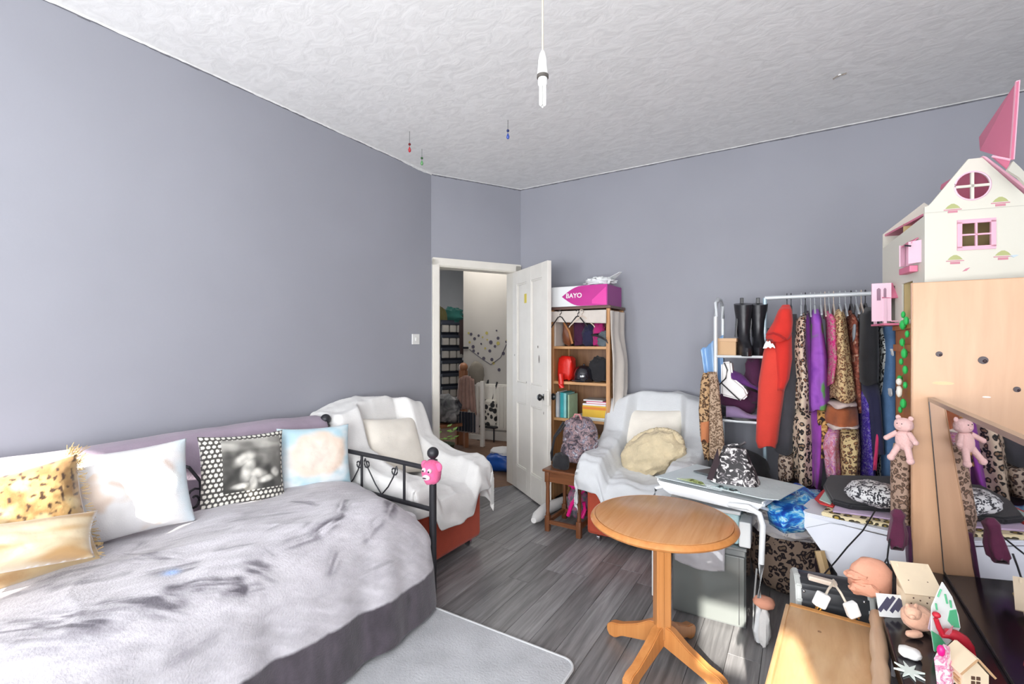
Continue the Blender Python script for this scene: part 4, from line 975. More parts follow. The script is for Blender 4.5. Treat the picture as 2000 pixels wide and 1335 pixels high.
# blue plastic carrier behind the post
b = B(); 
def bagf(a, b_):
    x = xl-.09+.11*a-.03*(1-a)*(1-b_); return (x, YR+.02+.02*math.sin(a*9), R_(1390, 655).z-b_*.30-.02*a+.015*nz(a*6, b_*5)+.12*(a-.8)*(1-b_))
o = surf('carrier_bag', 14, 20, bagf, plain('sheer_blue_plastic', (.25, .45, .75), .25, bmp=.6, bscale=20), thick=.004); props(o, 'sheer blue plastic carrier bag tied to the left tower post', 'bag')
# white shoulder bag and purple shoes on the second level
M_wb = plain('white_leatherette', (.80, .78, .76), .4, bmp=.3, bscale=8)
zz = SH[1]
t = thing('shoulder_bag', 'white bag with thin black strap slumped inside the shelf tower', 'bag', (R_(1433, 780).x-.01, YR-.16, R_(1430, 785).z))
def Lw(u, v, dy=0): q = R_(u, v, YR-.16); return (q.x-t.location.x, dy, q.z-t.location.z)
b = B().prism([Lw(1408, 708), Lw(1428, 705), Lw(1432, 738), Lw(1455, 757), Lw(1462, 772), Lw(1450, 783), Lw(1408, 772)], (0, .10, 0)); bmesh.ops.bevel(b.bm, geom=b.bm.edges[:], offset=.012, segments=3, affect='EDGES'); b.smooth = True
part('body', b, M_wb, t); part('strap', B().tube([Lw(1415, 708, -.008), Lw(1421, 722, -.01), Lw(1418, 738, -.01), Lw(1404, 752, -.008)], .004), M_black, t); part('strap', B().tube([Lw(1410, 748, -.006), Lw(1428, 765, -.01), Lw(1445, 781, -.008)], .004), M_black, t)
M_purp = fabric('purple_velvet', (.10, .025, .16), .2)
def shoe(label, c, rot, m, L_=.22, grp=None):
    b = B(); rings = []
    for k in range(9):
        s = k/8; x = (s-.5)*L_; wd2 = .034+.008*math.sin(s*PI); hh2 = .075-.045*sm(.25, .75, s)
        rings.append([(x, wd2*math.cos(j*PI/8), hh2*.5*(1+math.sin(j*PI/8))) for j in range(16)])
    b.loops(rings); M_ = Matrix.Translation(c) @ Euler(rot).to_matrix().to_4x4()
    t = thing('shoe', label, 'shoe', c, 0, grp)
    R3 = Euler(rot).to_matrix().to_4x4()
    part('upper', b.xf(R3), m, t)
    part('sole', B().loops([[((j_[0])*L_*.52, j_[1]*.042, z) for j_ in [(math.cos(k*PI/10), math.sin(k*PI/10)) for k in range(20)]] for z in (-.008, .008)]).xf(R3), M_black, t)
q = R_(1452, 745, YR-.1); shoe('purple shoe tipped over behind the white bag', (q.x, YR-.1, q.z-.03), (0, .35, .3), M_purp, .20)
q = R_(1435, 800); shoe('dark plum shoe lying on the lower tower shelf at the left', (q.x-.02, YR-.08, SH[1]+.01), (0, 0, .2), M_blk, .2, 'shoes on the lower tower shelf')
q = R_(1455, 808); shoe('mauve shoe with pale sole on the lower tower shelf', (q.x, YR-.13, SH[1]+.01), (0, 0, .1), fabric('mauve_satin', (.26, .18, .32)), .19, 'shoes on the lower tower shelf')
solo('clothes_bundle', lumps(B(), (R_(1440, 800).x, YR+.03, SH[1]+.09), .11, (1.1, .8, .8), 23, .2, 20), M_dkp, 'dark plum clothes bundle behind the shoes in the tower', 'clothing')
solo('clothes_bundle', lumps(B(), (R_(1475, 740).x, YR+.02, SH[1]+.24), .13, (.5, .8, 1.2), 24, .2, 20), M_dkp, 'dark clothes stuffed upright beside the white bag', 'clothing')
solo('black_bag', lumps(B(), (R_(1450, 885).x, YR-.05, .28+.18), .19, (.85, .8, 1.0), 25, .18, 28), M_blk, 'large black padded bag on the bottom tower shelf', 'bag')
# leopard scarves hanging on the tower's left post
M_leo1 = leopard('brown_leopard_cloth', (.52, .33, .17), (.20, .10, .04), (.06, .03, .015), 60); M_leo2 = leopard('fine_leopard_cloth', (.50, .36, .25), (.28, .17, .10), (.12, .07, .04), 85)
def hang(name, label, prof, yc, depth, mat, folds=5, amp=.05, grp=None, cat='clothing', seed=0, nseg=36, thing_parts=None):
    "a hanging garment; prof rows are (v, left u, right u) as seen, turned into real cross-sections"
    rows = []
    for (v, a, c) in prof:
        pa_ = P(a, v, y=yc-depth*.35); pb_ = P(c, v, y=yc-depth*.35); rows.append((pa_.z, pa_.x, pb_.x))
    fine = []
    for i in range(len(rows)-1):
        for k in range(4):
            t_ = k/4; fine.append(tuple(rows[i][j]+(rows[i+1][j]-rows[i][j])*t_ for j in range(3)))
    fine.append(rows[-1])
    rings = []; n = len(fine); cx0 = sum(r[1]+r[2] for r in fine)/2/n
    for i, (z, x0, x1) in enumerate(fine):
        t_ = i/(n-1); a = max(.004, (x1-x0)/2); cx_ = (x0+x1)/2; dy = depth/2*(.25+.75*sm(0, .22, t_))
        ring = []
        for k in range(nseg):
            th_ = 2*PI*k/nseg; f = 1+amp*(.3+1.2*t_)*math.sin(folds*th_+seed+2*t_)+.05*nz(math.cos(th_)*2+seed, math.sin(th_)*2, z*4)*2*t_
            c_, s_ = math.cos(th_), math.sin(th_)
            ring.append((cx_+a*f*math.copysign(abs(c_)**.85, c_), yc+dy*f*math.copysign(abs(s_)**.85, s_), z+(.012*math.sin(3*th_+seed) if i == n-1 else 0)))
        rings.append(ring)
    return B().loops(rings)
t = thing('scarf', 'pair of leopard print scarves draped over the tower post', 'scarf', (R_(1388, 800, YR-.25).x, YR-.25, .55))
b = hang('x', '', [(728, 1372, 1386), (745, 1367, 1388), (800, 1362, 1389), (850, 1366, 1386), (895, 1376, 1384)], YR-.24, .07, M_leo1, 3, .1); part('left_scarf', b, M_leo1, t, world=True)
b = hang('x', '', [(726, 1380, 1398), (745, 1383, 1402), (820, 1382, 1410), (896, 1384, 1417)], YR-.24, .08, M_leo2, 4, .1, seed=2); part('right_scarf', b, M_leo2, t, world=True)
part('orange_patch', hang('x', '', [(822, 1366, 1384), (860, 1368, 1383)], YR-.262, .07, M_leo1, 3, .05), fabric('burnt_orange', (.55, .2, .08)), t, world=True)
# ------------------------------------------------ garments on the rail
M_redh = fabric('red_jersey', (.66, .028, .018), .06, .25); M_reds = fabric('coral_red_sleeve', (.72, .055, .035), .04, .2)
def garment(name, label, cat, yc=YR, hook=None, hm=M_hgb, rows=(), hl='', simple=None):
    zz = min(P(r[1], r[0], y=yc).z for r in rows[0][1]); uu = (rows[0][1][-1][1]+rows[0][1][-1][2])/2
    t = thing(name, label, cat, (P(uu, 800, y=yc).x, yc, zz), group='clothes hanging on the rail')
    for i, (pn, prof, depth, mat, folds, amp) in enumerate(rows):
        dy = 0 if i == 0 else -.01*i
        part(pn, hang('x', '', prof, yc+dy, depth, mat, folds, amp, seed=i+len(label)), mat, t, world=True, ang=0)
    if hook:
        u, v = hook; q = P(u, v, y=YR); b = hanger(B(), (q.x, YR, zr-.055), .015, PI/2, .0028, .045)
        b2 = B().tube([(q.x, YR-.17, zr-.12), (q.x, YR-.03, zr-.062), (q.x, YR, zr-.055), (q.x, YR+.03, zr-.062), (q.x, YR+.17, zr-.12)], .006, 6)
        b2.tube([(q.x, YR, zr-.055), (q.x, YR, zr-.01), (q.x, YR+.013, zr+.014), (q.x, YR, zr+.022), (q.x, YR-.016, zr+.014)], .003, 6)
        solo('clothes_hanger', b2, hm, hl, 'hanger', group='hangers on the clothes rail')
    return t
g = garment('hoodie', 'red hooded tracksuit top with white arm logo at left end of the rail', 'hoodie', YR-.14, (1537, 580), M_hgb,
    [('sleeve', [(660, 1497, 1540), (690, 1489, 1537), (750, 1480, 1534), (820, 1476, 1524), (862, 1475, 1518), (870, 1478, 1514)], .15, M_reds, 2, .02),
     ('body', [(640, 1512, 1546), (700, 1510, 1547), (740, 1515, 1541), (760, 1516, 1532)], .16, M_redh, 2, .03)], 'black hanger hook holding the red hoodie')
hd = [(594, 1527, 1542), (606, 1519, 1547), (628, 1510, 1549), (648, 1498, 1548), (660, 1495, 1544), (664, 1500, 1540)]
part('hood', hang('x', '', hd, YR-.18, .17, M_redh, 3, .05, seed=3), M_redh, g, world=True, ang=0)
part('hood_seam', B().tube([P(1497, 653, y=YR-.29), P(1510, 650, y=YR-.30), P(1524, 655, y=YR-.30), P(1534, 662, y=YR-.29)], .006), fabric('deep_red', (.4, .01, .01)), g, world=True)
# two seated figures back to back over the arm
yy = YR-.232
lg = B().prism([P(u, v, y=yy) for (u, v) in ((1490, 680), (1493, 672), (1496, 667), (1498, 665), (1500, 668), (1502, 665), (1504, 666), (1506, 671), (1509, 670), (1513, 676), (1514, 680), (1508, 677), (1505, 680), (1500, 677), (1496, 680))], (0, .035, 0))
part('logo', lg, M_plast, g, world=True, label='white logo of two seated figures')
M_dkgr = fabric('charcoal_cloth', (.055, .055, .065)); M_leoB = leopard('cream_brown_leopard', (.72, .58, .44), (.30, .14, .07), (.03, .02, .02), 48); M_leoT = leopard('tan_speckle_leopard', (.72, .52, .27), (.50, .22, .10), (.14, .06, .03), 78)
garment('trousers', 'charcoal trousers hanging behind the red hoodie', 'trousers', YR+.02, (1545, 580), M_hgb, [('leg', [(612, 1530, 1556), (650, 1525, 1562), (760, 1515, 1560), (880, 1508, 1552)], .34, M_dkgr, 4, .04), ('leg', [(640, 1496, 1512), (860, 1486, 1508)], .12, M_dkgr, 4, .03)], 'black hanger hook behind the red hoodie')
garment('dress', 'long cream and brown leopard dress right of the red hoodie', 'dress', YR-.02, (1565, 580), M_hgw, [('bodice', [(608, 1570, 1580), (625, 1554, 1580), (680, 1549, 1578), (740, 1553, 1586), (800, 1548, 1590)], .30, M_leoB, 5, .06), ('skirt', [(790, 1550, 1588), (850, 1546, 1590), (925, 1550, 1590), (941, 1553, 1588)], .34, leopard('large_leopard_skirt', (.70, .56, .42), (.32, .2, .12), (.02, .02, .02), 36), 5, .08), ('sleeve', [(625, 1552, 1566), (700, 1550, 1570), (745, 1558, 1574)], .12, M_leoB, 3, .05)], 'clear hanger hook above the leopard dress')
garment('top', 'dark purple top squeezed between leopard dress and tie dye top', 'top', YR+.02, (1573, 580), M_hgb, [('body', [(605, 1572, 1580), (630, 1566, 1587), (700, 1570, 1590), (800, 1575, 1592)], .36, fabric('dark_purple_cloth', (.10, .012, .14), .2), 4, .05)], 'black hanger hook above the dark purple top')
M_tie = mottle('purple_green_tie_dye', [(.36, (.22, .05, .40)), (.46, (.36, .10, .55)), (.54, (.30, .09, .46)), (.585, (.10, .30, .08)), (.63, (.16, .28, .07)), (.68, (.28, .10, .07))], 4.6, dist=.5)
garment('tunic', 'long purple tie dye tunic with a green patch', 'tunic', YR-.04, (1591, 578), M_hgw, [('body', [(602, 1588, 1600), (620, 1583, 1606), (700, 1581, 1618), (790, 1580, 1622), (800, 1582, 1620)], .34, M_tie, 5, .06), ('hem', [(790, 1582, 1620), (860, 1584, 1612), (950, 1585, 1604)], .30, fabric('violet_hem', (.28, .05, .36), .2), 5, .09)], 'clear hanger hook above the purple tie dye tunic')
garment('blouse', 'hot pink patterned blouse between purple tunic and tan leopard dress', 'blouse', YR-.03, (1603, 578), M_hgw, [('body', [(605, 1610, 1622), (625, 1614, 1636), (700, 1617, 1640), (750, 1612, 1632)], .34, mottle('pink_leopard_blouse', [(.38, (.62, .03, .2)), (.5, (.75, .2, .35)), (.58, (.3, .12, .1)), (.64, (.6, .5, .4))], 30, dist=2), 4, .05)], 'clear hanger hook above the hot pink blouse')
M_flo = mottle('floral_pink_hem', [(.36, (.5, .12, .4)), (.46, (.72, .45, .55)), (.55, (.6, .12, .2)), (.62, (.75, .6, .65)), (.7, (.2, .12, .1))], 20, dist=1.5)
garment('dress', 'tan leopard dress with wide rust waistband and flared tiers', 'dress', YR-.06, (1640, 576), M_hgw, [('bodice', [(602, 1636, 1648), (620, 1625, 1654), (700, 1627, 1664), (780, 1622, 1674)], .30, M_leoT, 5, .05),
   ('waistband', [(788, 1613, 1676), (806, 1611, 1680), (828, 1612, 1683)], .42, fabric('rust_embroidered_band', (.36, .10, .035), .25), 6, .06), ('white_braid', [(786, 1619, 1677), (791, 1617, 1678)], .425, fabric('cream_braid', (.7, .55, .5)), 6, .05), ('white_braid', [(828, 1612, 1684), (832, 1614, 1682)], .43, fabric('pale_braid', (.75, .62, .55)), 6, .06),
   ('skirt', [(831, 1638, 1682), (880, 1640, 1684), (944, 1644, 1680)], .34, leopard('gold_leopard_skirt', (.66, .5, .25), (.4, .2, .08), (.10, .05, .03), 52), 5, .09), ('under_skirt', [(832, 1612, 1645), (870, 1606, 1640), (935, 1616, 1644)], .30, M_flo, 5, .08)], 'clear hanger hook above the tan leopard dress')
garment('top', 'brown and black tiger print top showing under the pink blouse', 'top', YR-.14, None, None, [('body', [(800, 1596, 1616), (850, 1594, 1620), (890, 1598, 1622)], .14, mottle('tiger_cloth', [(.42, (.02, .012, .01)), (.5, (.5, .24, .06)), (.6, (.65, .4, .15))], 22, dist=1.5), 4, .1)])
garment('jacket', 'rust brown patterned jacket between tan leopard dress and black top', 'jacket', YR+.04, (1662, 576), M_hgb, [('body', [(604, 1660, 1668), (630, 1656, 1680), (740, 1664, 1684), (800, 1670, 1690)], .36, mottle('rust_check_cloth', [(.4, (.12, .03, .02)), (.55, (.38, .1, .06)), (.65, (.5, .35, .25))], 30), 3, .04)], 'black hanger hook above the rust jacket')
garment('cardigan', 'silver grey cardigan sliver beside the rust jacket', 'cardigan', YR-.0, (1672, 576), M_hgw, [('body', [(620, 1664, 1674), (650, 1662, 1674), (665, 1664, 1672)], .3, fabric('silver_grey_knit', (.35, .38, .42)), 3, .04)], 'clear hanger hook above the grey cardigan')
M_ind = mottle('indigo_print', [(.4, (.04, .02, .25)), (.52, (.08, .03, .4)), (.6, (.3, .28, .5)), (.66, (.05, .02, .2))], 45, dist=2)
garment('skirt', 'long indigo printed skirt below the black top', 'skirt', YR-.04, None, None, [('skirt', [(750, 1680, 1698), (800, 1682, 1702), (900, 1684, 1712), (945, 1682, 1714)], .36, M_ind, 5, .07)])
garment('top', 'plain black top with gathered waist near the dolls house door', 'top', YR-.06, (1690, 575), M_hgb, [('bodice', [(598, 1694, 1710), (615, 1683, 1718), (700, 1679, 1722), (748, 1680, 1722)], .32, M_blk, 4, .05), ('peplum', [(746, 1681, 1722), (800, 1690, 1726), (885, 1700, 1732)], .34, M_navy, 5, .07)], 'black hanger hook above the plain black top')
M_bw = leopard('black_white_leaf_cloth', (.6, .62, .6), (.02, .02, .02), (.02, .02, .02), 40, .6)
garment('trousers', 'black and white leaf print trousers between black top and blue jeans', 'trousers', YR-.02, (1707, 574), M_hgw, [('leg', [(625, 1718, 1728), (700, 1719, 1734), (850, 1720, 1738), (950, 1716, 1740)], .3, M_bw, 4, .05)], 'clear hanger hook above the leaf print trousers')
M_jean = plain('blue_denim', (.09, .19, .36), .85, var=.25, nscale=9, bmp=.4, bscale=200)
garment('jeans', 'ripped blue denim jeans at the right end of the rail', 'jeans', YR-.10, (1722, 574), M_hgb, [('leg', [(628, 1730, 1752), (700, 1727, 1756), (800, 1722, 1760), (950, 1722, 1764)], .22, M_jean, 4, .03), ('worn_patch', [(678, 1736, 1744), (690, 1735, 1746)], .235, fabric('frayed_white', (.7, .7, .7)), 3, .1), ('worn_patch', [(755, 1734, 1742), (768, 1732, 1744)], .235, fabric('frayed_white_patch', (.7, .7, .7)), 3, .1)], 'black hanger hook above the blue jeans')
garment('scarf', 'pink and red narrow scarf hanging low before the black trousers', 'scarf', YR-.22, None, None, [('scarf', [(845, 1712, 1718), (880, 1708, 1716), (915, 1704, 1712)], .03, fabric('crimson_pink', (.75, .04, .16)), 3, .1)])
garment('blouse', 'small brown leopard blouse hanging low left of the long dress', 'blouse', YR-.05, None, None, [('body', [(885, 1522, 1548), (900, 1518, 1552), (935, 1520, 1552)], .2, leopard('muted_leopard_cloth', (.55, .43, .34), (.25, .15, .1), (.05, .03, .03), 48), 4, .08)])
for k, u in enumerate((1583, 1611, 1619, 1628, 1651, 1682)):
    x = R_(u, 580).x; b = B().tube([(x, YR-.16, zr-.13), (x, YR, zr-.055), (x, YR+.16, zr-.13)], .005, 6).tube([(x, YR, zr-.055), (x, YR, zr-.01), (x, YR+.013, zr+.014), (x, YR, zr+.022), (x, YR-.016, zr+.014)], .003, 6)
    solo('clothes_hanger', b, (M_hgw, M_hgp)[k % 2], ('clear empty hanger left of the purple tunic on the rail', 'pale empty hanger over the tunic and pink blouse', 'clear empty hanger above the hot pink blouse shoulder', 'pale empty hanger between pink blouse and tan leopard dress', 'clear empty hanger right of the tan leopard dress hook', 'pale empty hanger left of the black top hook')[k], 'hanger', group='empty hangers on the rail')
# ================================================ round pedestal table
M_bee = wood('honey_beech', (.62, .27, .085), (.52, .20, .055), 'z', rough=.28); M_beet = wood('honey_beech_top', (.60, .31, .135), (.52, .24, .09), 'y', scale=9, rough=.25, stretch=20)
tc = P(1293, 1280, z=0.02); TR = .297; TZ = .606
rt = thing('round_table', 'small round honey beech pedestal table with four splayed feet', 'table', (tc.x, tc.y, 0), -TH*.0+.0)
part('tabletop', B().lathe((0, 0, TZ-.008), [(.0, .0), (TR-.022, .0), (TR-.022, .008), (TR-.024, .009)], 72), M_beet, rt)
part('edge_moulding', B().lathe((0, 0, TZ-.034), [(TR-.05, 0), (TR-.02, .002), (TR-.004, .010), (TR, .018), (TR-.006, .028), (TR-.016, .0335), (TR-.021, .031), (TR-.023, .026)], 72), M_bee, rt)
b = B(); ph = .028
for k in range(4):
    a = TH+k*PI/2+PI/4; b.box((ph*.62*math.cos(a), ph*.62*math.sin(a), .33), (.036, .036, .46), (0, 0, TH+PI/4*0), bev=.005)
b.box((0, 0, .33), (.030, .030, .46), (0, 0, TH)); part('column', b, M_bee, rt)
part('top_brace', B().box((0, 0, TZ-.045), (.36, .05, .025), (0, 0, TH+PI/4), bev=.004).box((0, 0, TZ-.045), (.05, .36, .025), (0, 0, TH+PI/4), bev=.004), M_bee, rt)
feet = [P(1196, 1207, z=0.05), P(1350, 1212, z=.05), P(1232, 1345, z=.03), P(1400, 1332, z=.03)]
fang = [math.atan2(f.y-tc.y, f.x-tc.x) for f in feet]; a0 = sum((a-k) for a, k in zip(sorted(x % (PI/2) for x in fang), (0,)*4))/4
a0 = sorted(x % (PI/2) for x in fang)[1]
for k in range(4):
    a = a0+k*PI/2; c, s = math.cos(a), math.sin(a); n = (-s*.019, c*.019)
    prof = [(.012, .16), (.05, .155), (.11, .115), (.20, .072), (.245, .062), (.268, .045), (.268, .018), (.255, .0), (.225, .0), (.19, .024), (.10, .05), (.012, .075)]
    b = B().prism([(c*r-n[0], s*r-n[1], z) for r, z in prof], (2*n[0], 2*n[1], 0)); bmesh.ops.bevel(b.bm, geom=b.bm.edges[:], offset=.004, segments=2, affect='EDGES'); b.smooth = True
    part('foot', b, M_bee, rt)

# ================================================ tray table and what is on it
c_fl = P(1283, 937, d=2.46); c_fr = P(1491, 985, d=2.10)
tz = (c_fl.z+c_fr.z)/2; fl_ = P(1283, 937, z=tz); fr_ = P(1491, 985, z=tz)
ed_ = Vector((fr_.x-fl_.x, fr_.y-fl_.y, 0)); tw_ = ed_.length; ta = math.atan2(ed_.y, ed_.x); td_ = .40
TT = thing('tray_table', 'white folding tray table with tubular legs, holding papers and a patterned bag', 'table', (fl_.x, fl_.y, 0), ta)
M_wp = plain('white_tray_plastic', (.80, .82, .83), .3)
b = B(); b.prism([(0.02, .0, tz-.014), (tw_-.02, .0, tz-.014), (tw_, .02, tz-.014), (tw_, td_, tz-.014), (0, td_, tz-.014), (0, .02, tz-.014)], (0, 0, .014))
part('tray', b, M_wp, TT)
b = B().prism([(0, -.004, tz), (tw_, -.004, tz), (tw_-.035, -.016, tz-.046), (.075, -.016, tz-.050), (.03, -.01, tz-.03)], (0, .012, 0)); bmesh.ops.bevel(b.bm, geom=b.bm.edges[:], offset=.003, segments=2, affect='EDGES'); part('front_lip', b, M_wp, TT)
for (x0_, y0_, x1_, y1_) in ((0, 0, .008, td_), (tw_-.008, 0, tw_, td_), (0, td_-.008, tw_, td_)): part('rim', B().span((x0_, y0_, tz), (x1_, y1_, tz+.012), bev=.003), M_wp, TT)
Lx = lambda v: Vector((MW[TT].inverted() @ v))
# the near leg: a tube that leaves the tray end and bends down to the floor
lw = [P(1425, 985, z=tz-.03), P(1462, 990, d=2.09), P(1483, 1003, d=2.07), P(1490, 1025, d=2.06), P(1487, 1100, d=2.06), P(1482, 1180, d=2.07), P(1478, 1232, d=2.08), P(1482, 1250, d=2.09)]
lw = [Lx(q) for q in lw]; lw[-1].z = .012
part('leg', B().tube(lw, .0125, 10), M_wp, TT)
part('leg', B().tube([(.05, .0, tz-.02), (.0, -.01, tz-.04), (-.012, -.01, tz-.09), (-.012, -.01, .3), (-.012, -.01, .012)], .0105, 10), M_wp, TT)
part('leg', B().tube([(.02, td_-.03, tz-.02), (-.01, td_-.03, tz-.06), (-.01, td_-.03, .012)], .0105, 10), M_wp, TT)
part('tray_brace', B().tube([(tw_-.02, .02, tz-.02), (tw_-.005, .10, tz-.05), (tw_-.005, .12, tz-.12)], .008, 8), M_wp, TT)
part('cable_loop', B().tube([Lx(P(1478, 1110, d=2.08)), Lx(P(1472, 1180, d=2.1)), Lx(P(1471, 1225, d=2.1)), Lx(P(1476, 1250, d=2.09))], .004, 6), plain('grey_cable', (.35, .36, .36), .5), TT)
tp = MW[TT]
def on_tray(x, y, z=0): return tuple(tp @ Vector((x, y, tz+.002+z)))
M_pap = plain('pale_blue_grey_paper', (.62, .70, .72), .7, var=.06, nscale=6, bmp=.3, bscale=10); M_pap2 = plain('grey_felt_sheet', (.56, .62, .62), .9, var=.06, nscale=8, bmp=.4, bscale=60)
def sheet(label, pts, m, z, th__=.003, cat='paper', name='paper_sheet', wav=.004, grp=None):
    p_ = [Vector(on_tray(x, y, z)) for x, y in pts]; b = B().prism([tuple(v) for v in p_], (0, 0, th__))
    bmesh.ops.subdivide_edges(b.bm, edges=b.bm.edges[:], cuts=3, use_grid_fill=True)
    for v in b.bm.verts: v.co.z += wav*(.5+.5*nz(v.co.x*9, v.co.y*9, z*50))
    return solo(name, b, m, label, cat, grp)
sheet('pale blue grey paper sheet lying over the left half of the tray', [(-.01, .0), (.33, .01), (.33, .36), (.03, .40)], M_pap, .011, grp='sheets on the tray')
sheet('grey green felt sheet overhanging the right end of the tray', [(.26, .005), (tw_+.0, .005), (tw_+.05, .04), (tw_+.07, .34), (.30, .38)], M_pap2, .018, .004, grp='sheets on the tray')
sheet('dark slate folder lying at the back left of the tray', [(.10, .21), (.26, .19), (.30, .34), (.16, .38)], plain('slate_folder', (.09, .10, .105), .5), .021, .006, 'folder', 'folder', .001)
sheet('yellow green leaflet at the front edge of the tray', [(.10, .02), (.25, .012), (.22, .05), (.16, .07)], mottle('leaflet_print', [(.4, (.1, .12, .02)), (.5, (.45, .55, .2)), (.6, (.6, .7, .5))], 14), .022, .002, 'leaflet', 'leaflet', .002)
sheet('teal and black magazine edge under the patterned bag', [(.25, .014), (.42, .01), (.38, .05), (.27, .06)], mottle('magazine_print', [(.42, (.02, .03, .03)), (.5, (.4, .55, .55)), (.6, (.7, .75, .75))], 12), .024, .002, 'magazine', 'magazine', .001)
# tent shaped patterned bag
M_mono = mottle('black_white_camouflage', [(.49, (.02, .018, .02)), (.55, (.16, .14, .15)), (.60, (.72, .70, .68))], 32, const=False, dist=1.5, rough=.5)
bo = P(1432, 942, z=tz+.03)
t = thing('patterned_bag', 'black and white tent shaped handbag standing on the tray table', 'bag', (bo.x, bo.y+.05, tz+.026), ta+.25)
def wedge(w0, d0, h0):
    rows = []
    for k in range(9):
        s = k/8; z = h0*s; wy = d0*(1-s)**.8+.012; wx = w0*(1-.55*s)
        rows.append([(wx*math.copysign(abs(math.cos(q*PI/14))**.6, math.cos(q*PI/14))+.006*nz(q, k), wy*math.copysign(abs(math.sin(q*PI/14))**.6, math.sin(q*PI/14)), z+.01*nz(q*.7, k*.4)) for q in range(28)])
    return B().loops(rows)
part('body', wedge(.115, .075, .165), M_mono, t)
part('dark_side', B().prism([(-.118, -.06, .005), (-.045, -.085, .006), (-.075, -.012, .155)], (-.004, .01, .0)), plain('dark_lining', (.03, .015, .02), .7), t)
part('handle', B().tube([(-.05, 0, .165), (-.01, 0, .18), (.03, 0, .185), (.05, .0, .20)], .006), M_mono, t)

# ================================================ below and beside the tray table
fA = P(1312, 1192, z=0); fB = P(1457, 1232, z=0); e_ = fB-fA; wA = e_.length; aA = math.atan2(e_.y, e_.x)
zA = .365
cab = thing('storage_cabinet', 'glossy grey storage cabinet on the floor below the tray table', 'cabinet', (fA.x, fA.y, 0), aA)
M_gl = plain('glossy_dark_grey', (.13, .14, .14), .12, coat=.6); M_glf = plain('glossy_mid_grey_front', (.12, .13, .125), .16)
part('body', B().span((0, .012, 0), (wA, .34, zA), bev=.006), M_gl, cab)
part('door', B().span((.006, 0, .012), (wA-.006, .012, zA-.03), bev=.003), M_glf, cab); part('top_panel', B().span((-.004, -.006, zA), (wA+.004, .345, zA+.016), bev=.004), M_gl, cab)
part('door_gap', B().span((wA-.03, -.001, .02), (wA-.027, .002, zA-.03)), M_black, cab)
ci_ = MW[cab]
# teal box on it
t = thing('storage_box', 'pale teal plastic box on the grey cabinet under the tray', 'box', tuple(ci_ @ Vector((.0, .02, zA+.018))), aA)
M_teal = plain('pale_teal_plastic', (.48, .68, .70), .25); bz2 = tz-.06-(zA+.018)
part('tub', B().span((-.02, 0, 0), (wA-.03, .28, bz2*.82), bev=.012), M_teal, t); part('lid', B().span((-.026, -.006, bz2*.82), (wA-.024, .286, bz2*.92), bev=.005), M_wp, t)
q = P(1440, 1040, d=2.12); solo('white_carton', B().box(tuple(ci_ @ Vector((wA-.005, .06, zA+.018+.06))), (.05, .12, .118), (0, .0, aA), bev=.006), M_boxw, 'white carton standing beside the teal box on the grey cabinet', 'box')
M_clear = plain('clear_polythene', (.62, .60, .64), .12, bmp=.9, bscale=14, alpha=.4)
b0 = [ci_ @ Vector(v) for v in ((.01, -.012, zA+.02), (.235, -.012, zA+.02))]
def pb_(a, b_):
    x = .02+.225*a; z = zA+.02-b_*(.115+.02*math.sin(a*3)); y = -.016-.018*math.sin(b_*2.5)-.008*nz(a*5, b_*4)
    return tuple(ci_ @ Vector((x, y, z)))
o = surf('clear_bag', 24, 14, pb_, M_clear, thick=.003); props(o, 'crinkled clear polythene bag hanging over the front of the grey cabinet', 'bag')
# leopard bean bag
M_lf = leopard('leopard_fur', (.34, .24, .18), (.20, .13, .09), (.020, .012, .015), 30, .5); M_dkf = fabric('dark_plum_fur', (.025, .012, .018), .2, .8, 60)
q = P(1530, 1165, z=0); lb_ = thing('pouffe', 'round leopard fur pouffe on the floor behind the tray table leg', 'pouffe', (q.x+.02, q.y+.14, 0))
b = B().lathe((0, 0, 0), [(.12, .0), (.165, .03), (.185, .12), (.185, .24), (.17, .34), (.13, .385), (.03, .40)], 40, (1, .85))
for v in b.bm.verts: v.co += Vector((v.co.x, v.co.y, 0))*.06*nz(v.co.x*8, v.co.y*8, v.co.z*8)
part('body', b, M_lf, lb_, ang=0)
part('dark_side_panel', lumps(B(), (.13, -.0, .2), .10, (.7, 1.2, 1.75), 2, .1, 24), M_dkf, lb_)
part('dark_top_gather', lumps(B(), (-.10, -.04, .33), .07, (1.1, 1.2, .9), 7, .25, 20), M_dkf, lb_); part('dark_top_gather', lumps(B(), (.05, -.0, .37), .08, (1.3, 1.1, .45), 9, .25, 20), M_lf, lb_)
q = P(1530, 1010, d=2.25); solo('grey_blanket', lumps(B(), (q.x+.0, q.y+.05, .46), .11, (1.4, 1.1, .55), 27, .2, 26), mottle('pale_grey_print', [(.45, (.52, .50, .52)), (.6, (.62, .58, .55)), (.66, (.2, .18, .2))], 14), 'pale grey bundled cloth on top of the leopard pouffe', 'cloth')
# small peach lamp/bag between the leg and the desk
q = P(1500, 1165, z=.10); t = thing('tissue_bundle', 'peach knob and white tissue item standing on the floor by the tray table leg', 'ornament', (P(1492, 1262, z=0).x, P(1492, 1262, z=0).y, 0))
M_peach = plain('peach_plush', (.78, .36, .24), .85, bmp=.4, bscale=60)
part('top', lumps(B(), (.0, 0, .195), .036, (1.2, 1, .7), 3, .1, 16), M_peach, t); part('stem', lumps(B(), (0, 0, .09), .05, (.5, .5, 1.75), 5, .25, 20), M_thr1, t)

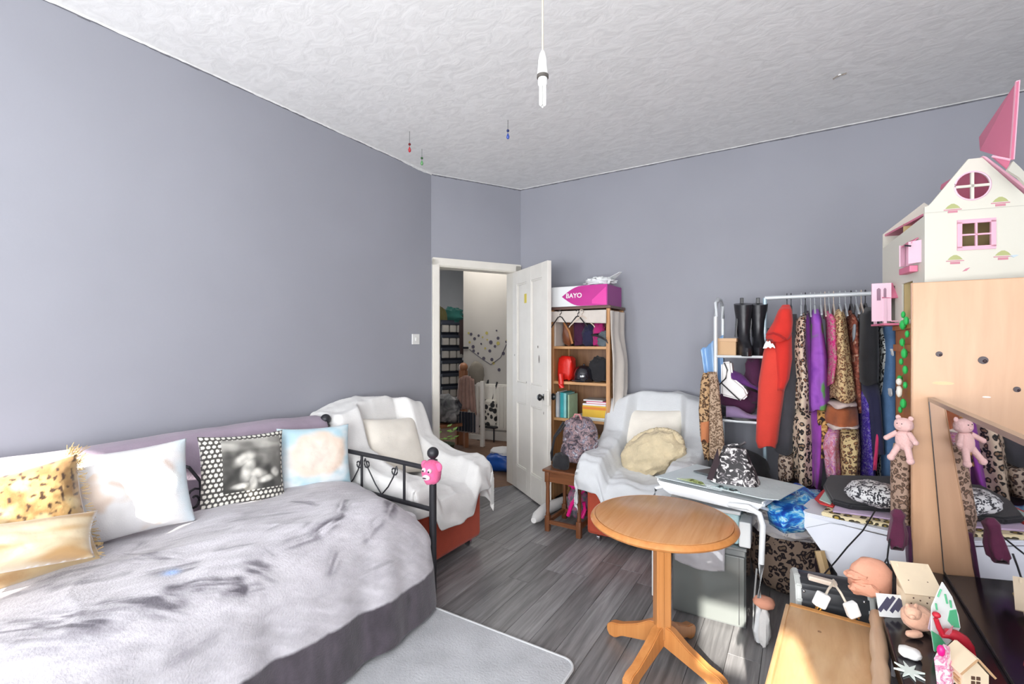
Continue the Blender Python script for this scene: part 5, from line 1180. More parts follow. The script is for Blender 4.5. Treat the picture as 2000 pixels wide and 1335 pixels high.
# ================================================ blue plastic, white ironing board and the pile on it
M_bl2 = mottle('blue_satin_bag', [(.38, (.005, .06, .42)), (.47, (.01, .20, .68)), (.54, (.10, .48, .78)), (.60, (.55, .78, .88)), (.66, (.01, .12, .5))], 12, rough=.3, dist=1.2, stretch=(1, 1, 3), bmp=.6)
def slab_heap(name, label, cat, poly, zlo, zhi, m, seed, amp=.02, grp=None, plane='z', sub=6):
    "a flattened soft object whose outline is poly (pixels) on the level zhi"
    pts = [P(u, v, z=zhi) for u, v in poly]; c = sum(pts, Vector())/len(pts)
    b = B(); n = len(pts)
    rings = []
    for (sc, z) in ((.90, zlo), (1.0, zlo+(zhi-zlo)*.35), (1.0, zlo+(zhi-zlo)*.7), (.93, zhi), (.7, zhi+.008), (.35, zhi+.010), (.04, zhi+.010)):
        ring = []
        for i in range(n):
            for k in range(sub):
                q = pts[i].lerp(pts[(i+1) % n], k/sub); d_ = q-c
                f = sc*(1+amp*2*nz(q.x*14+seed, q.y*14, z*20)); ring.append((c.x+d_.x*f, c.y+d_.y*f, z+amp*nz(q.x*11*sc+seed, q.y*11*sc, 3)*(z > zlo+.004)))
        rings.append(ring)
    return solo(name, b.loops(rings), m, label, cat, grp, ang=0)
slab_heap('blue_bag', 'shiny blue plastic bag crumpled between tray table and white board', 'bag', [(1497, 988), (1528, 950), (1560, 942), (1607, 958), (1598, 985), (1570, 1005), (1530, 1008)], .50, .585, M_bl2, 3, .035)
slab_heap('clothes_pile', 'dark plum clothes on the floor beneath the hanging dresses', 'clothing', [(1495, 946), (1530, 930), (1600, 945), (1640, 960), (1620, 985), (1560, 960)], .25, .47, M_dkp, 5, .04)
# ironing board: white nose shaped board, folded legs; its white cover hangs as a panel
M_wc = plain('white_board_cover', (.70, .72, .78), .55, var=.03, nscale=5)
zi = .60
nose = [(1558, 1002), (1562, 992), (1574, 984), (1592, 982), (1640, 990), (1790, 1016), (1960, 1040), (2040, 1080), (1900, 1085), (1780, 1062), (1640, 1034), (1574, 1030), (1558, 1026)]
ib = thing('drop_leaf_table', 'white drop leaf table under the pile of bags, its leaf hanging aslant', 'table', (P(1680, 1020, z=zi).x, P(1680, 1020, z=zi).y, 0))
def WP(u, v, **k): return tuple(P(u, v, **k))
fz = .575
n0 = P(1566, 1006, z=fz); n1 = P(1790, 1058, z=fz)
dx = (n1-n0).normalized(); nrm_ = Vector((-dx.y, dx.x, 0))
top = [n0-dx*.02+nrm_*.02, n0+dx*.02-nrm_*.004, n0+dx*.35-nrm_*.004, n0+dx*.33+nrm_*.30, n0+dx*.04+nrm_*.30, n0-dx*.02+nrm_*.22]
b = B().prism([tuple(v) for v in top], (0, 0, .018)); bmesh.ops.bevel(b.bm, geom=b.bm.edges[:], offset=.004, segments=2, affect='EDGES'); part('tabletop', b, M_wc, ib, world=True)
lf = [n0+dx*.01, n0+dx*.50]
dn = Vector((-nrm_.x*.10, -nrm_.y*.10, -.33))
def on_leaf(u, v):
    # place on the slanted leaf plane
    N_ = dx.cross(dn).normalized(); o_ = Vector((0, 0, H)); r_ = P(u, v, d=1)-o_; return tuple(o_+r_*((n0-o_).dot(N_)/r_.dot(N_)))
lp = [on_leaf(u, v) for (u, v) in ((1562, 1024), (1572, 1030), (1620, 1098), (1646, 1136), (1700, 1140), (1776, 1142), (1776, 1058), (1640, 1024), (1580, 1002), (1563, 1004))]
N_ = dx.cross(dn).normalized()
b = B().prism(lp, tuple(N_*.014 if N_.y > 0 else -N_*.014)); bmesh.ops.bevel(b.bm, geom=b.bm.edges[:], offset=.004, segments=2, affect='EDGES'); part('drop_leaf', b, M_wc, ib, world=True)
part('leaf_crease', B().tube([on_leaf(1575, 1030), on_leaf(1620, 1021), on_leaf(1700, 1030)], .0015, 5), plain('crease_grey', (.4, .42, .46), .6), ib, world=True)
for (k, n_) in ((.1, .26), (.30, .26), (.30, .06)):
    v = n0+dx*k+nrm_*n_; part('leg', B().box((v.x, v.y, fz/2), (.035, .035, fz), (0, 0, math.atan2(dx.y, dx.x)), bev=.003), M_wc, ib, world=True)
part('wooden_strut', B().tube([WP(1612, 1120, d=1.95), WP(1600, 1075, d=1.98)], .02, 6), wood('plain_pine_strut', (.55, .38, .18), (.45, .3, .14)), ib, world=True)
# stack: pale board with leopard edge, red rimmed sheet, black laptop bag, patterned pouch
zt = fz+.018
def tri(label, name, cat, poly, z, h_, m, grp=None, bv=.003):
    pts = [tuple(P(u, v, z=z)) for u, v in poly]; b = B().prism(pts, (0, 0, h_))
    bmesh.ops.bevel(b.bm, geom=b.bm.edges[:], offset=bv, segments=2, affect='EDGES'); return solo(name, b, m, label, cat, grp)
M_crm = leopard('cream_edge_print', (.76, .66, .42), (.4, .28, .05), (.05, .04, .02), 34, .1)
tri('cream board with a spotted edge at the bottom of the pile', 'board', 'board', [(1604, 1006), (1640, 1015), (1776, 1037), (1776, 990), (1770, 975), (1640, 972)], zt, .016, M_crm)
tri('lilac folded sheet above the cream board', 'folded_sheet', 'cloth', [(1625, 1000), (1690, 1008), (1776, 1021), (1775, 980), (1750, 960), (1640, 965)], zt+.018, .006, fabric('lilac_cloth', (.62, .48, .66)))
tri('red edged pale mat sticking out left of the black laptop bag', 'mat', 'mat', [(1590, 975), (1600, 984), (1628, 992), (1650, 960), (1612, 952)], zt+.020, .006, plain('red_rimmed_mat', (.62, .05, .05), .5)); 
tri('pale mint card lying on the red edged mat', 'card', 'card', [(1600, 976), (1622, 985), (1640, 960), (1614, 956)], zt+.0275, .003, plain('mint_card', (.5, .68, .62), .5))
o = tri('flat black laptop bag on the white table pile', 'laptop_bag', 'bag', [(1608, 956), (1624, 985), (1660, 995), (1776, 1004), (1772, 955), (1740, 938), (1618, 936)], zt+.026, .026, M_blk, bv=.008)
q = P(1712, 968, z=zt+.09); cc = Vector((q.x, q.y+.02, zt+.056))
b = lumps(B(), (0, 0, .038), .13, (.82, .75, .36), 5, .12, 34); b.xf(Matrix.Translation((cc.x, cc.y, zt+.056)) @ Matrix.Rotation(-.25, 4, 'Z'))
pouch = solo('patterned_pouch', b, leopard('black_white_fleck', (.70, .70, .70), (.03, .03, .035), (.05, .05, .06), 52, .8), 'black and white flecked pouch lying on the black laptop bag', 'bag')
q = P(1757, 1030, d=1.82); M_mar = fabric('maroon_cloth', (.10, .012, .045), .2)
t = thing('drawstring_bag', 'maroon drawstring bag hanging off the front of the pile', 'bag', tuple(P(1757, 1066, d=1.66)))
part('body', hang('x', '', [(996, 1748, 1762), (1004, 1740, 1772), (1016, 1742, 1768), (1040, 1737, 1774), (1060, 1734, 1772), (1066, 1740, 1766)], t.location.y, .05, M_mar, 5, .10, nseg=30), M_mar, t, world=True, ang=0); 
def W(u, v, d): q = P(u, v, d=d); return tuple(q-t.location)
part('cord', B().tube([W(1738, 1052, 1.64), W(1735, 1072, 1.64), W(1733, 1090, 1.64), W(1715, 1120, 1.63), W(1702, 1146, 1.62)], .0028, 6), M_black, t); part('cord', B().tube([W(1733, 1090, 1.64), W(1738, 1115, 1.62), W(1746, 1140, 1.6), W(1754, 1156, 1.58)], .0028, 6), M_black, t)
cd = solo('cord', B().tube([P(1711, 994, d=1.93), P(1700, 1012, d=1.88), P(1685, 1036, d=1.84), P(1655, 1068, d=1.82), P(1632, 1096, d=1.8), P(1610, 1120, d=1.75)], .003, 6), M_black, 'black trailing wrist cord', 'cord'); del cd['category']; cd.parent = pouch; cd.location = cd.location-pouch.location

# ================================================ pine lift top desk, bread bin shaped case, plugs
M_pin2 = wood('pale_pine', (.72, .47, .24), (.60, .34, .15), 'y', scale=8, rough=.35, stretch=10); M_pin3 = wood('orange_pine_side', (.62, .30, .09), (.5, .22, .06), 'z')
dz = .44; d0 = P(1545, 1182, z=dz); d1 = P(1700, 1207, z=dz); ex = (d1-d0); dw = ex.length-.004; da = -.05
nl = P(1506, 1335, z=dz-.03)
dk = thing('lift_top_desk', 'small pale pine lift top desk sunlit at the bottom of the view', 'desk', (d0.x, d0.y, 0), da)
ld = .62
sl = .13
lid = B().box((dw/2, -ld/2, dz-.011+math.tan(sl)*ld/2), (dw+.012, ld/math.cos(sl), .022), (-sl, 0, 0), bev=.006); part('lid', lid, M_pin2, dk)
part('hinge_strip', B().box((dw/2, .012, dz-.012), (dw+.012, .026, .026), bev=.005), M_pin3, dk)
part('left_rail', B().box((-.010, -ld/2, dz-.014+math.tan(sl)*ld/2), (.012, ld/math.cos(sl), .034), (-sl, 0, 0), bev=.004), M_pin2, dk)
b = B().prism([(.006, .005, .24), (.006, .005, dz-.024), (.006, -ld+.01, dz-.024+math.tan(sl)*(ld-.01)), (.006, -ld+.01, .24)], (dw-.012, 0, 0)); part('box', b, M_pin3, dk)
for x in (.02, dw-.02):
    for y in (-.02, -ld+.05): part('leg', B().span((x-.018, y-.018, 0), (x+.018, y+.018, .26), bev=.003), M_pin3, dk)
part('knot', B().cyl((.085, -.16, dz+.016), (.085, -.16, dz+.0225), .005, seg=10), plain('dark_knot', (.25, .14, .07), .6), dk)
# pale post of a chair beside the desk
M_ash = wood('pale_turned_ash', (.62, .42, .27), (.5, .32, .20), 'y', rough=.4)
q0 = P(1712, 1200, z=.50); q1 = P(1722, 1345, z=.50)
ch = thing('wooden_bench', 'pale turned wooden bench with its arm rail running beside the pine desk', 'bench', (q0.x, q0.y, 0))
v = (q1-q0).normalized()
q1 = q0+v*.62
L_ = 14; pts = [q0.lerp(q1, k/L_) for k in range(L_+1)]
part('arm_rail', B().tube(pts, .020, 14, taper=[.85, 1, .8, 1.0, 1.05, 1.05, .85, 1.08, .9, 1.1, 1.15, 1.2, 1.2, 1.15, 1]), M_ash, ch, world=True)
for k in (1, 13): part('leg', B().cyl((pts[k].x, pts[k].y, 0), (pts[k].x, pts[k].y, .49), .016), M_ash, ch, world=True)
# black case behind the desk
cz = P(1545, 1205, z=.46); t = thing('toaster', 'black and grey rounded appliance standing behind the pine desk', 'appliance', (P(1622, 1200, d=1.66).x, P(1622, 1200, d=1.66).y+.02, .335), .14)
cw_ = .255; prof = [(-.075, 0), (-.075, .10), (-.06, .145), (-.02, .165), (.03, .165), (.07, .14), (.08, .09), (.08, 0)]
b = B().prism([(-cw_/2+.02, y, z) for y, z in prof], (cw_-.035, 0, 0)); bmesh.ops.bevel(b.bm, geom=b.bm.edges[:], offset=.01, segments=3, affect='EDGES'); b.smooth = True
part('body', b, plain('dark_grey_gloss', (.03, .033, .038), .38), t)
for s, nme in ((-1, 'end_cap'), (1, 'end_cap')):
    b = B().prism([(s*(cw_/2-.012), y*1.03, z*1.02) for y, z in prof], (-s*.02, 0, 0)); bmesh.ops.bevel(b.bm, geom=b.bm.edges[:], offset=.004, segments=2, affect='EDGES'); part(nme, b, plain('pale_grey_cap', (.50, .52, .50), .4), t)
for x in (-.09, .085): part('rivet', B().ball((x, -.066, .130), .005), M_chrome, t)
solo('crate', B().box((P(1622, 1200, d=1.66).x, P(1622, 1200, d=1.66).y+.02, .166), (.24, .15, .332), (0, 0, .14), bev=.004), plain('dark_brown_crate', (.07, .05, .04), .7), 'dark brown box carrying the black appliance behind the pine desk', 'box')
# cable with two white plugs
M_flex = plain('cream_cable', (.70, .62, .50), .5)
c0 = P(1634, 1140, d=1.475)
cb = thing('plug_lead', 'cream cable with two white plugs lying over the black appliance', 'cable', tuple(c0))
def CW(u, v, d): return tuple(P(u, v, d=d)-c0)
part('socket_block', B().box(CW(1606, 1133, 1.62), (.085, .026, .016), (0, .12, .14), bev=.004), plain('pale_block', (.72, .62, .52), .5), cb)
part('cable', B().tube([CW(1628, 1132, 1.53), CW(1626, 1140, 1.49), CW(1618, 1150, 1.46), CW(1612, 1162, 1.44)], .0035, 8), M_flex, cb)
part('cable', B().tube([CW(1628, 1132, 1.53), CW(1632, 1143, 1.49), CW(1642, 1157, 1.46), CW(1652, 1176, 1.44)], .0035, 8), M_flex, cb)
for (u, v, ry, d) in ((1604, 1171, .45, 1.43), (1664, 1190, -.35, 1.42)):
    c = Vector(CW(u, v, d)); Mx = Matrix.Translation(c) @ Matrix.Rotation(TH, 4, 'Z') @ Matrix.Rotation(ry, 4, 'Y')
    pl = part('plug', B().box((0, 0, 0), (.036, .024, .044), bev=.006).xf(Mx), M_plast, cb)
    part('pin', B().box((.008, -.003, -.022), (.004, .006, .016)).box((.0, .003, -.024), (.004, .006, .018)).xf(Mx), plain('brass', (.6, .4, .15), .3, 1), pl)
# ================================================ orange bookcase, beech panel, mirror, black table
M_or = wood('orange_stained_wood', (.50, .20, .055), (.36, .13, .035), 'z', rough=.35)
M_bch = wood('pale_beech_veneer', (.58, .345, .20), (.51, .29, .16), 'z', scale=5, rough=.35, stretch=9); M_bchd = wood('beech_edge', (.62, .30, .13), (.5, .22, .08), 'z')
yp = 2.20; px0 = P(1782, 700, y=yp).x; zp = P(1782, 552, y=yp).z
zo = 1.41
ob = thing('tall_cupboard', 'orange stained wooden cupboard carrying the dolls house', 'cupboard', (px0+.4, yp+.25, 0))
ox0 = px0+.015; oy0 = yp+.03; oy1 = yp+.47
part('side_panel', B().span((ox0, oy0, 0), (ox0+.02, oy1, zo-.02), bev=.002), M_or, ob, world=True); part('side_panel', B().span((1.13, oy0, 0), (1.15, oy1, zo-.02)), M_or, ob, world=True)
part('back_panel', B().span((ox0, oy1-.01, 0), (1.15, oy1, zo-.02)), M_or, ob, world=True)
part('top_panel', B().span((ox0-.01, oy0-.01, zo-.02), (1.16, oy1+.01, zo), bev=.003), M_or, ob, world=True)
for z in (.1, .5, .95): part('shelf', B().span((ox0+.02, oy0, z), (1.13, oy1-.01, z+.02)), M_or, ob, world=True)
part('side_batten', B().span((ox0-.008, oy0+.0, 1.30), (ox0, oy1, 1.33), bev=.002), M_or, ob, world=True)
bp_ = thing('beech_panel', 'large pale beech wardrobe panel with screw holes behind the mirror', 'panel', (px0+.45, yp, 0))
part('board', B().span((px0, yp, .0), (1.25, yp+.022, zp), bev=.003), M_bch, bp_, world=True)
part('edge_strip', B().span((px0-.002, yp+.001, .0), (px0+.0, yp+.021, zp)), M_bch, bp_, world=True)
for (u, v, r_) in ((1834, 691, .0095), (1920, 703, .013), (1986, 760, .009)):
    q = P(u, v, y=yp); h_ = part('fitting', B().cyl((q.x, yp-.003, q.z), (q.x, yp+.001, q.z), r_, seg=18).ball((q.x+.004, yp-.003, q.z-.003), r_*.45), plain('dark_fitting', (.04, .02, .025), .4), bp_, world=True)
q = P(1927, 775, y=yp); part('scuff', B().ball((q.x, yp, q.z), .011, (1, .05, .25)), plain('white_scuff', (.8, .78, .72), .8), bp_, world=True)
q = P(1842, 748, y=yp); part('scuff', B().ball((q.x, yp, q.z), .020, (1.5, .02, .3)), plain('pale_scuff', (.70, .52, .30), .8), bp_, world=True)
# black table
M_bg = plain('glossy_black_lacquer', (.012, .010, .014), .16)
tzb = .53; tx0 = .205; M_legb = plain('black_leg_paint', (.03, .01, .02), .3)
bt = thing('dressing_table', 'glossy black dressing table carrying small ornaments in front of the mirror', 'table', (.6, 1.6, 0))
part('tabletop', B().span((tx0, .95, tzb-.035), (1.15, yp-.01, tzb), bev=.004), M_bg, bt, world=True)
part('apron', B().span((tx0+.02, .97, tzb-.12), (1.13, yp-.03, tzb-.035)), plain('dark_maroon_lacquer', (.05, .012, .012), .2), bt, world=True)
for x in (tx0+.04, 1.09):
    for y in (1.0, yp-.06): part('leg', B().span((x-.025, y-.025, 0), (x+.025, y+.025, tzb-.1)), M_legb, bt, world=True)
# leaning mirror
mx_b, mx_t = .424, .383; my0, my1 = 1.12, yp-.012; mzb, mzt = tzb+.004, 1.14
lean = math.atan2(mx_b-mx_t, mzt-mzb); mh = math.hypot(mx_b-mx_t, mzt-mzb)
mr = thing('mirror', 'large frameless mirror leaning on the dressing table, reflecting the clothes', 'mirror', (mx_b, (my0+my1)/2, mzb))
m_, nt, b_ = new_mat('mirror_glass'); b_.inputs['Base Color'].default_value = (.62, .61, .64, 1); b_.inputs['Metallic'].default_value = 1; b_.inputs['Roughness'].default_value = .015
Ml = Matrix.Rotation(-lean, 4, 'Y'); hy = (my1-my0)/2
part('glass', B().span((0, -hy, 0), (.003, hy, mh)).xf(Ml), m_, mr)
part('backing', B().span((.0035, -hy, 0), (.016, hy, mh)).xf(Ml), wood('mirror_backing', (.42, .27, .15), (.3, .18, .1)), mr)
M_bev = plain('bevel_strip', (.36, .31, .26), .25, .5)
part('top_bevel', B().span((-.0012, -hy, mh-.010), (.016, hy, mh+.004)).xf(Ml), M_bev, mr); part('side_bevel', B().span((-.0012, hy-.005, 0), (.004, hy+.001, mh)).xf(Ml), M_black, mr)
part('bottom_bevel', B().span((-.0014, -hy, -.002), (.016, hy, .008)).xf(Ml), M_blackm, mr)

# ================================================ dolls house
hz = zo+.001; hc = P(1806, 600, z=hz) if False else P(1806, 621, d=1.76)
DA = math.radians(11.1); hl_, hw2 = .40, .30
M_iv = plain('ivory_painted_board', (.64, .62, .54), .45); M_pnk = plain('pale_pink_paint', (.80, .42, .52), .45); M_pkr = plain('deep_pink_board', (.62, .17, .27), .5); M_lil = plain('lilac_pink_paint', (.78, .52, .62), .45)
dh_ = thing('dolls_house', 'ivory wooden dolls house with pink roof trim standing on the cupboard', 'dolls house', (hc.x, hc.y, hz), DA)
ve = P(1806, 402, d=1.76).z-hz; vp = P(1905, 303, d=1.68).z-hz; seam = P(1806, 416, d=1.76).z-hz
# gable face with round and square window openings: built as strips around the holes
def gable():
    b = B(); t_ = .009
    g = bmesh.new()
    # circle centre and square window in local x, z
    cxw, czw, rw = .140, P(1905, 357, d=1.68).z-hz, .051
    qx0, qx1 = .103, .197; qz0, qz1 = P(1908, 480, d=1.68).z-hz, P(1908, 428, d=1.68).z-hz
    out = [(0, 0), (hw2, 0), (hw2, ve-.01), (.5*hw2+.018, vp), (.5*hw2-.022, vp), (.022, ve+.012), (.012, ve-.0), (0, ve-.004)]
    def poly_with_holes(outer, holes):
        vs = []; es = []
        for lp_ in [outer]+holes:
            st_ = [g.verts.new((x, 0, z)) for x, z in lp_]; vs += st_
            for i in range(len(st_)): es.append(g.edges.new((st_[i], st_[(i+1) % len(st_)])))
        bmesh.ops.triangle_fill(g, use_beauty=True, use_dissolve=False, edges=es)
    holes = [[(cxw+rw*math.cos(k*PI/14), czw+rw*math.sin(k*PI/14)) for k in range(28)], [(qx0, qz0), (qx1, qz0), (qx1, qz1), (qx0, qz1)]]
    poly_with_holes(out, holes)
    r_ = bmesh.ops.extrude_face_region(g, geom=g.faces[:]); vv_ = [e for e in r_['geom'] if isinstance(e, bmesh.types.BMVert)]; bmesh.ops.translate(g, vec=(0, t_, 0), verts=vv_)
    b.merge(g); return b, (cxw, czw, rw), (qx0, qx1, qz0, qz1)
gb, (cxw, czw, rw), (qx0, qx1, qz0, qz1) = gable()
gw = part('gable_wall', gb, M_iv, dh_)
rwn = part('round_window', B().box((cxw, .003, czw), (.009, .008, rw*2)).box((cxw, .003, czw), (rw*2, .008, .009)), M_iv, dh_)
part('rim', B().tube([(cxw+rw*math.cos(k*PI/14), -.001, czw+rw*math.sin(k*PI/14)) for k in range(29)], .003, 6), M_lil, rwn)
b = B()
for (x0_, z0_, x1_, z1_) in ((qx0-.008, qz0-.008, qx1+.008, qz0+.006), (qx0-.008, qz1-.006, qx1+.008, qz1+.008), (qx0-.008, qz0, qx0+.006, qz1), (qx1-.006, qz0, qx1+.008, qz1)): b.span((x0_, -.004, z0_), (x1_, .006, z1_))
sw_ = part('square_window', b, M_pnk, dh_); part('window_bar', B().span(((qx0+qx1)/2-.003, -.003, qz0), ((qx0+qx1)/2+.003, .004, qz1)).span((qx0, -.003, (qz0+qz1)/2-.003), (qx1, .004, (qz0+qz1)/2+.003)), M_pnk, sw_)
part('seam_line', B().span((.0, -.0012, seam-.001), (hw2, .0, seam+.001)), plain('seam_grey', (.5, .48, .42), .6), dh_)
# painted flower boxes: green bush over a pink trough
M_bush = plain('sage_print', (.40, .42, .18), .6); M_pkp = plain('pink_print', (.55, .22, .28), .6)
for (u, v) in ((1870, 400), (1948, 394), (1874, 502), (1952, 498)):
    q = P(u, v, d=1.70); lq = MW[dh_].inverted() @ q; x = lq.x; z = lq.z
    s_ = part('flower_box', B().prism([(x-.022, -.0015, z-.004), (x+.022, -.0015, z-.004), (x+.014, -.0015, z+.006), (x+.004, -.0015, z+.013), (x-.004, -.0015, z+.013), (x-.014, -.0015, z+.006)], (0, .0015, 0)), M_bush, dh_)
    part('trough', B().span((x-.026, -.0015, z-.010), (x+.026, 0, z-.007)).span((x-.014, -.0015, z-.020), (x+.014, 0, z-.012)), M_pkp, s_)
q = MW[dh_].inverted() @ P(1893, 525, d=1.70); part('bird_print', B().prism([(q.x-.012, -.0015, q.z-.006), (q.x, -.0015, q.z-.004), (q.x+.010, -.0015, q.z+.008), (q.x-.002, -.0015, q.z+.004)], (0, .0015, 0)), M_pkp, dh_)
q = MW[dh_].inverted() @ P(1988, 497, d=1.65); part('bird_print', B().prism([(q.x-.014, -.0015, q.z), (q.x, -.0015, q.z-.006), (q.x+.014, -.0015, q.z+.002), (q.x, -.0015, q.z+.003)], (0, .0015, 0)), plain('blue_grey_print', (.5, .6, .66), .6), dh_)
part('rear_gable', B().prism([(0, hl_, 0), (hw2, hl_, 0), (hw2, hl_, ve-.02), (hw2/2, hl_, vp-.05), (0, hl_, ve-.02)], (0, .008, 0)), M_iv, dh_)
part('floor', B().span((-.0, 0, 0), (hw2, hl_, .010)), M_bchd, dh_); part('upper_floor', B().span((.006, .01, .21), (hw2-.006, hl_, .218)), M_bchd, dh_); part('attic_floor', B().span((.006, .01, ve-.03), (hw2-.006, hl_, ve-.022)), M_pkr, dh_)
part('inner_wall', B().span((.006, .2, .01), (hw2-.006, .206, ve-.02)), plain('inner_yellow', (.55, .42, .2), .6), dh_)
part('right_wall', B().span((hw2-.008, .01, 0), (hw2, hl_, ve-.02)), M_iv, dh_)
# front facade facing the rack, top falling away
q = MW[dh_].inverted() @ P(1726, 464, d=2.05)
fh = lambda y: seam-.02-(.02)*y/hl_
b = B()
for (ya, yb, za, zb) in ((.01, .10, 0, .30), (.10, .20, 0, .02), (.10, .20, .17, .30), (.20, hl_-.13, 0, .30), (hl_-.13, hl_-.05, .17, .30), (hl_-.05, hl_, 0, .30)): b.span((0, ya, za), (.008, yb, zb))
b.prism([(0, .01, .30), (0, hl_, .30), (0, hl_, .355), (0, .01, seam-.01)], (.008, 0, 0))
part('front_wall', b, plain('ivory_side_board', (.64, .62, .54), .5), dh_)
# awnings, shutters, door on that front
for (yy, zz, s_) in ((.10, .34, 1.0), (.19, .335, .0)):
    if s_: part('window_awning', B().prism([(-.0, yy-.05, zz-.012), (-.022, yy-.05, zz-.03), (-.022, yy+.05, zz-.03), (0, yy+.05, zz-.012)], (.0, 0, .004)), M_pkr, dh_)
wq = part('front_window', B().span((-.004, .05, .235), (.0, .15, .315)), M_lil, dh_)
for k, yy in enumerate((.045, .15)): part('shutter', B().box((-.012, yy, .275), (.045, .005, .085), (0, 0, .7 if k else -.9)), M_lil, dh_)
part('window_box', B().span((-.028, .05, .20), (-.001, .15, .225), bev=.003), M_pkr, dh_)
part('swallow', B().box((-.036, .043, .30), (.022, .003, .006), (0, .3, -.9)), M_blackm, dh_)
# porch roof triangle and pillar, hanging pink door leaf
b = B().prism([(-.055, .235, .115), (-.055, .355, .115), (-.055, .295, .185)], (.055, 0, 0)); part('porch_roof', b, M_pkr, dh_)
part('porch_pillar', B().span((-.05, .345, -.0), (-.04, .355, .115)).span((-.05, .235, .0), (-.04, .245, .115)), M_lil, dh_); part('porch_step', B().span((-.055, .22, 0), (0, .37, .008)), M_pkr, dh_)
q = MW[dh_].inverted()
L0 = q @ P(1703, 552, d=2.02); L1 = q @ P(1741, 552, d=1.99); z0_ = (q @ P(1720, 627, d=2.0)).z
b = B().prism([(L0.x, L0.y, z0_), (L1.x, L1.y, z0_), (L1.x, L1.y, L1.z), (L0.x, L0.y, L1.z)], (.0, .007, 0)); dl_ = part('door_leaf', b, M_lil, dh_)
dvx = (L1-L0)
for (a0_, a1_) in ((.25, .45), (.60, .74)):
    A0 = L0+dvx*a0_; A1 = L0+dvx*a1_; zl = z0_+(L1.z-z0_)*.55; zt_ = z0_+(L1.z-z0_)*.88
    part('door_pane', B().prism([(A0.x, A0.y-.0015, zl), (A1.x, A1.y-.0015, zl), (A1.x, A1.y-.0015, zt_-.006), ((A0.x+A1.x)/2, (A0.y+A1.y)/2-.0015, zt_), (A0.x, A0.y-.0015, zt_-.006)], (0, .0015, 0)), plain('dark_pane', (.22, .10, .16), .3), dl_)
part('hinge_rod', B().tube([(L1.x, L1.y, z0_), (L1.x+.03, L1.y, z0_)], .003, 6), M_pnk, dl_)
# roof: left slope ivory, right slope pink edged, raised flap
b = B().prism([(.5*hw2+.016, -.006, vp+.004), (.5*hw2+.026, -.006, vp+.000), (hw2+.06, -.006, ve-.045), (hw2+.05, -.006, ve-.05)], (0, .03, 0)); part('roof_trim', b, M_pnk, dh_)
b = B().prism([(.5*hw2+.02, .05, vp-.004), (hw2+.05, .05, ve-.045), (hw2+.05, .06, ve-.06), (.5*hw2+.02, .06, vp-.02)], (0, .25, 0)); part('roof_panel', b, M_pkr, dh_)
f1 = q @ P(1914, 294, d=1.78); f2 = q @ P(1912, 268, d=1.84); f3 = q @ P(1985, 160, d=1.60); f4 = q @ P(1974, 312, d=1.60)
b = B().prism([tuple(f1), tuple(f2), tuple(f3), tuple(f4)], (.004, -.006, 0)); rf = part('raised_roof_flap', b, M_pkr, dh_)
part('flap_edge', B().prism([tuple(f4), tuple(f4+Vector((.009, -.003, 0))), tuple(f3+Vector((.009, -.003, .004))), tuple(f3+Vector((0, 0, .004)))], (0, .008, 0)), M_pnk, rf)
f5 = q @ P(1938, 305, d=1.64); part('flap_edge', B().tube([tuple(f5), tuple(f4)], .004, 6), M_pnk, rf)
f6 = q @ P(1968, 330, d=1.62); part('attic_lining', B().prism([tuple(f5), tuple(f4), tuple(f6)], (0, .006, 0)), M_pkr, dh_)
b = B().prism([tuple(q @ P(u, v, d=1.60)) for (u, v) in ((1968, 332), (1979, 314), (1992, 326), (2010, 345), (2015, 372), (1990, 346))], (0, .012, 0)); part('dormer', b, M_iv, dh_)

# ================================================ garland, plush bear and cloth on the cupboard side
xs_ = ox0-.008
def SP(u, v): return P(u, v, x=xs_)
random.seed(11)
M_grn = plain('bright_green_plastic', (.03, .48, .10), .35)
pts = [(1772, 614), (1778, 626), (1771, 634), (1780, 652), (1770, 668), (1774, 690), (1768, 706), (1776, 722), (1765, 742), (1776, 752), (1764, 768), (1772, 788), (1766, 800)]
q = SP(1772, 560)
t = thing('button_garland', 'string of green button shaped beads hanging down the cupboard side', 'garland', (xs_-.006, SP(1771, 700).y, SP(1771, 800).z))
ps = [SP(u, v)-t.location for u, v in pts]
for k, p_ in enumerate(ps): part('button', B().ball((-.006, p_.y, p_.z), .0135+.006*((k*7) % 3)/2, (.55, 1, 1), seg=12), M_grn, t)
part('string', B().tube([(-.004, p_.y, p_.z) for p_ in ps], .0014, 5), M_grn, t)
# small plush mouse charm on the garland
q = SP(1769, 762); t = thing('hanging_charm', 'cream and black plush charm hanging among the green buttons', 'ornament', (xs_-.02, q.y, q.z-.025))
part('body', lumps(B(), (0, 0, .02), .02, (.5, 1, 1.1), 3, .1, 12), M_cream, t); part('spot', B().ball((-.010, .004, .028), .008, (.4, 1, 1)), M_black, t); part('head', B().ball((0, .0, .058), .017, (.6, 1, .8)), M_cream, t)
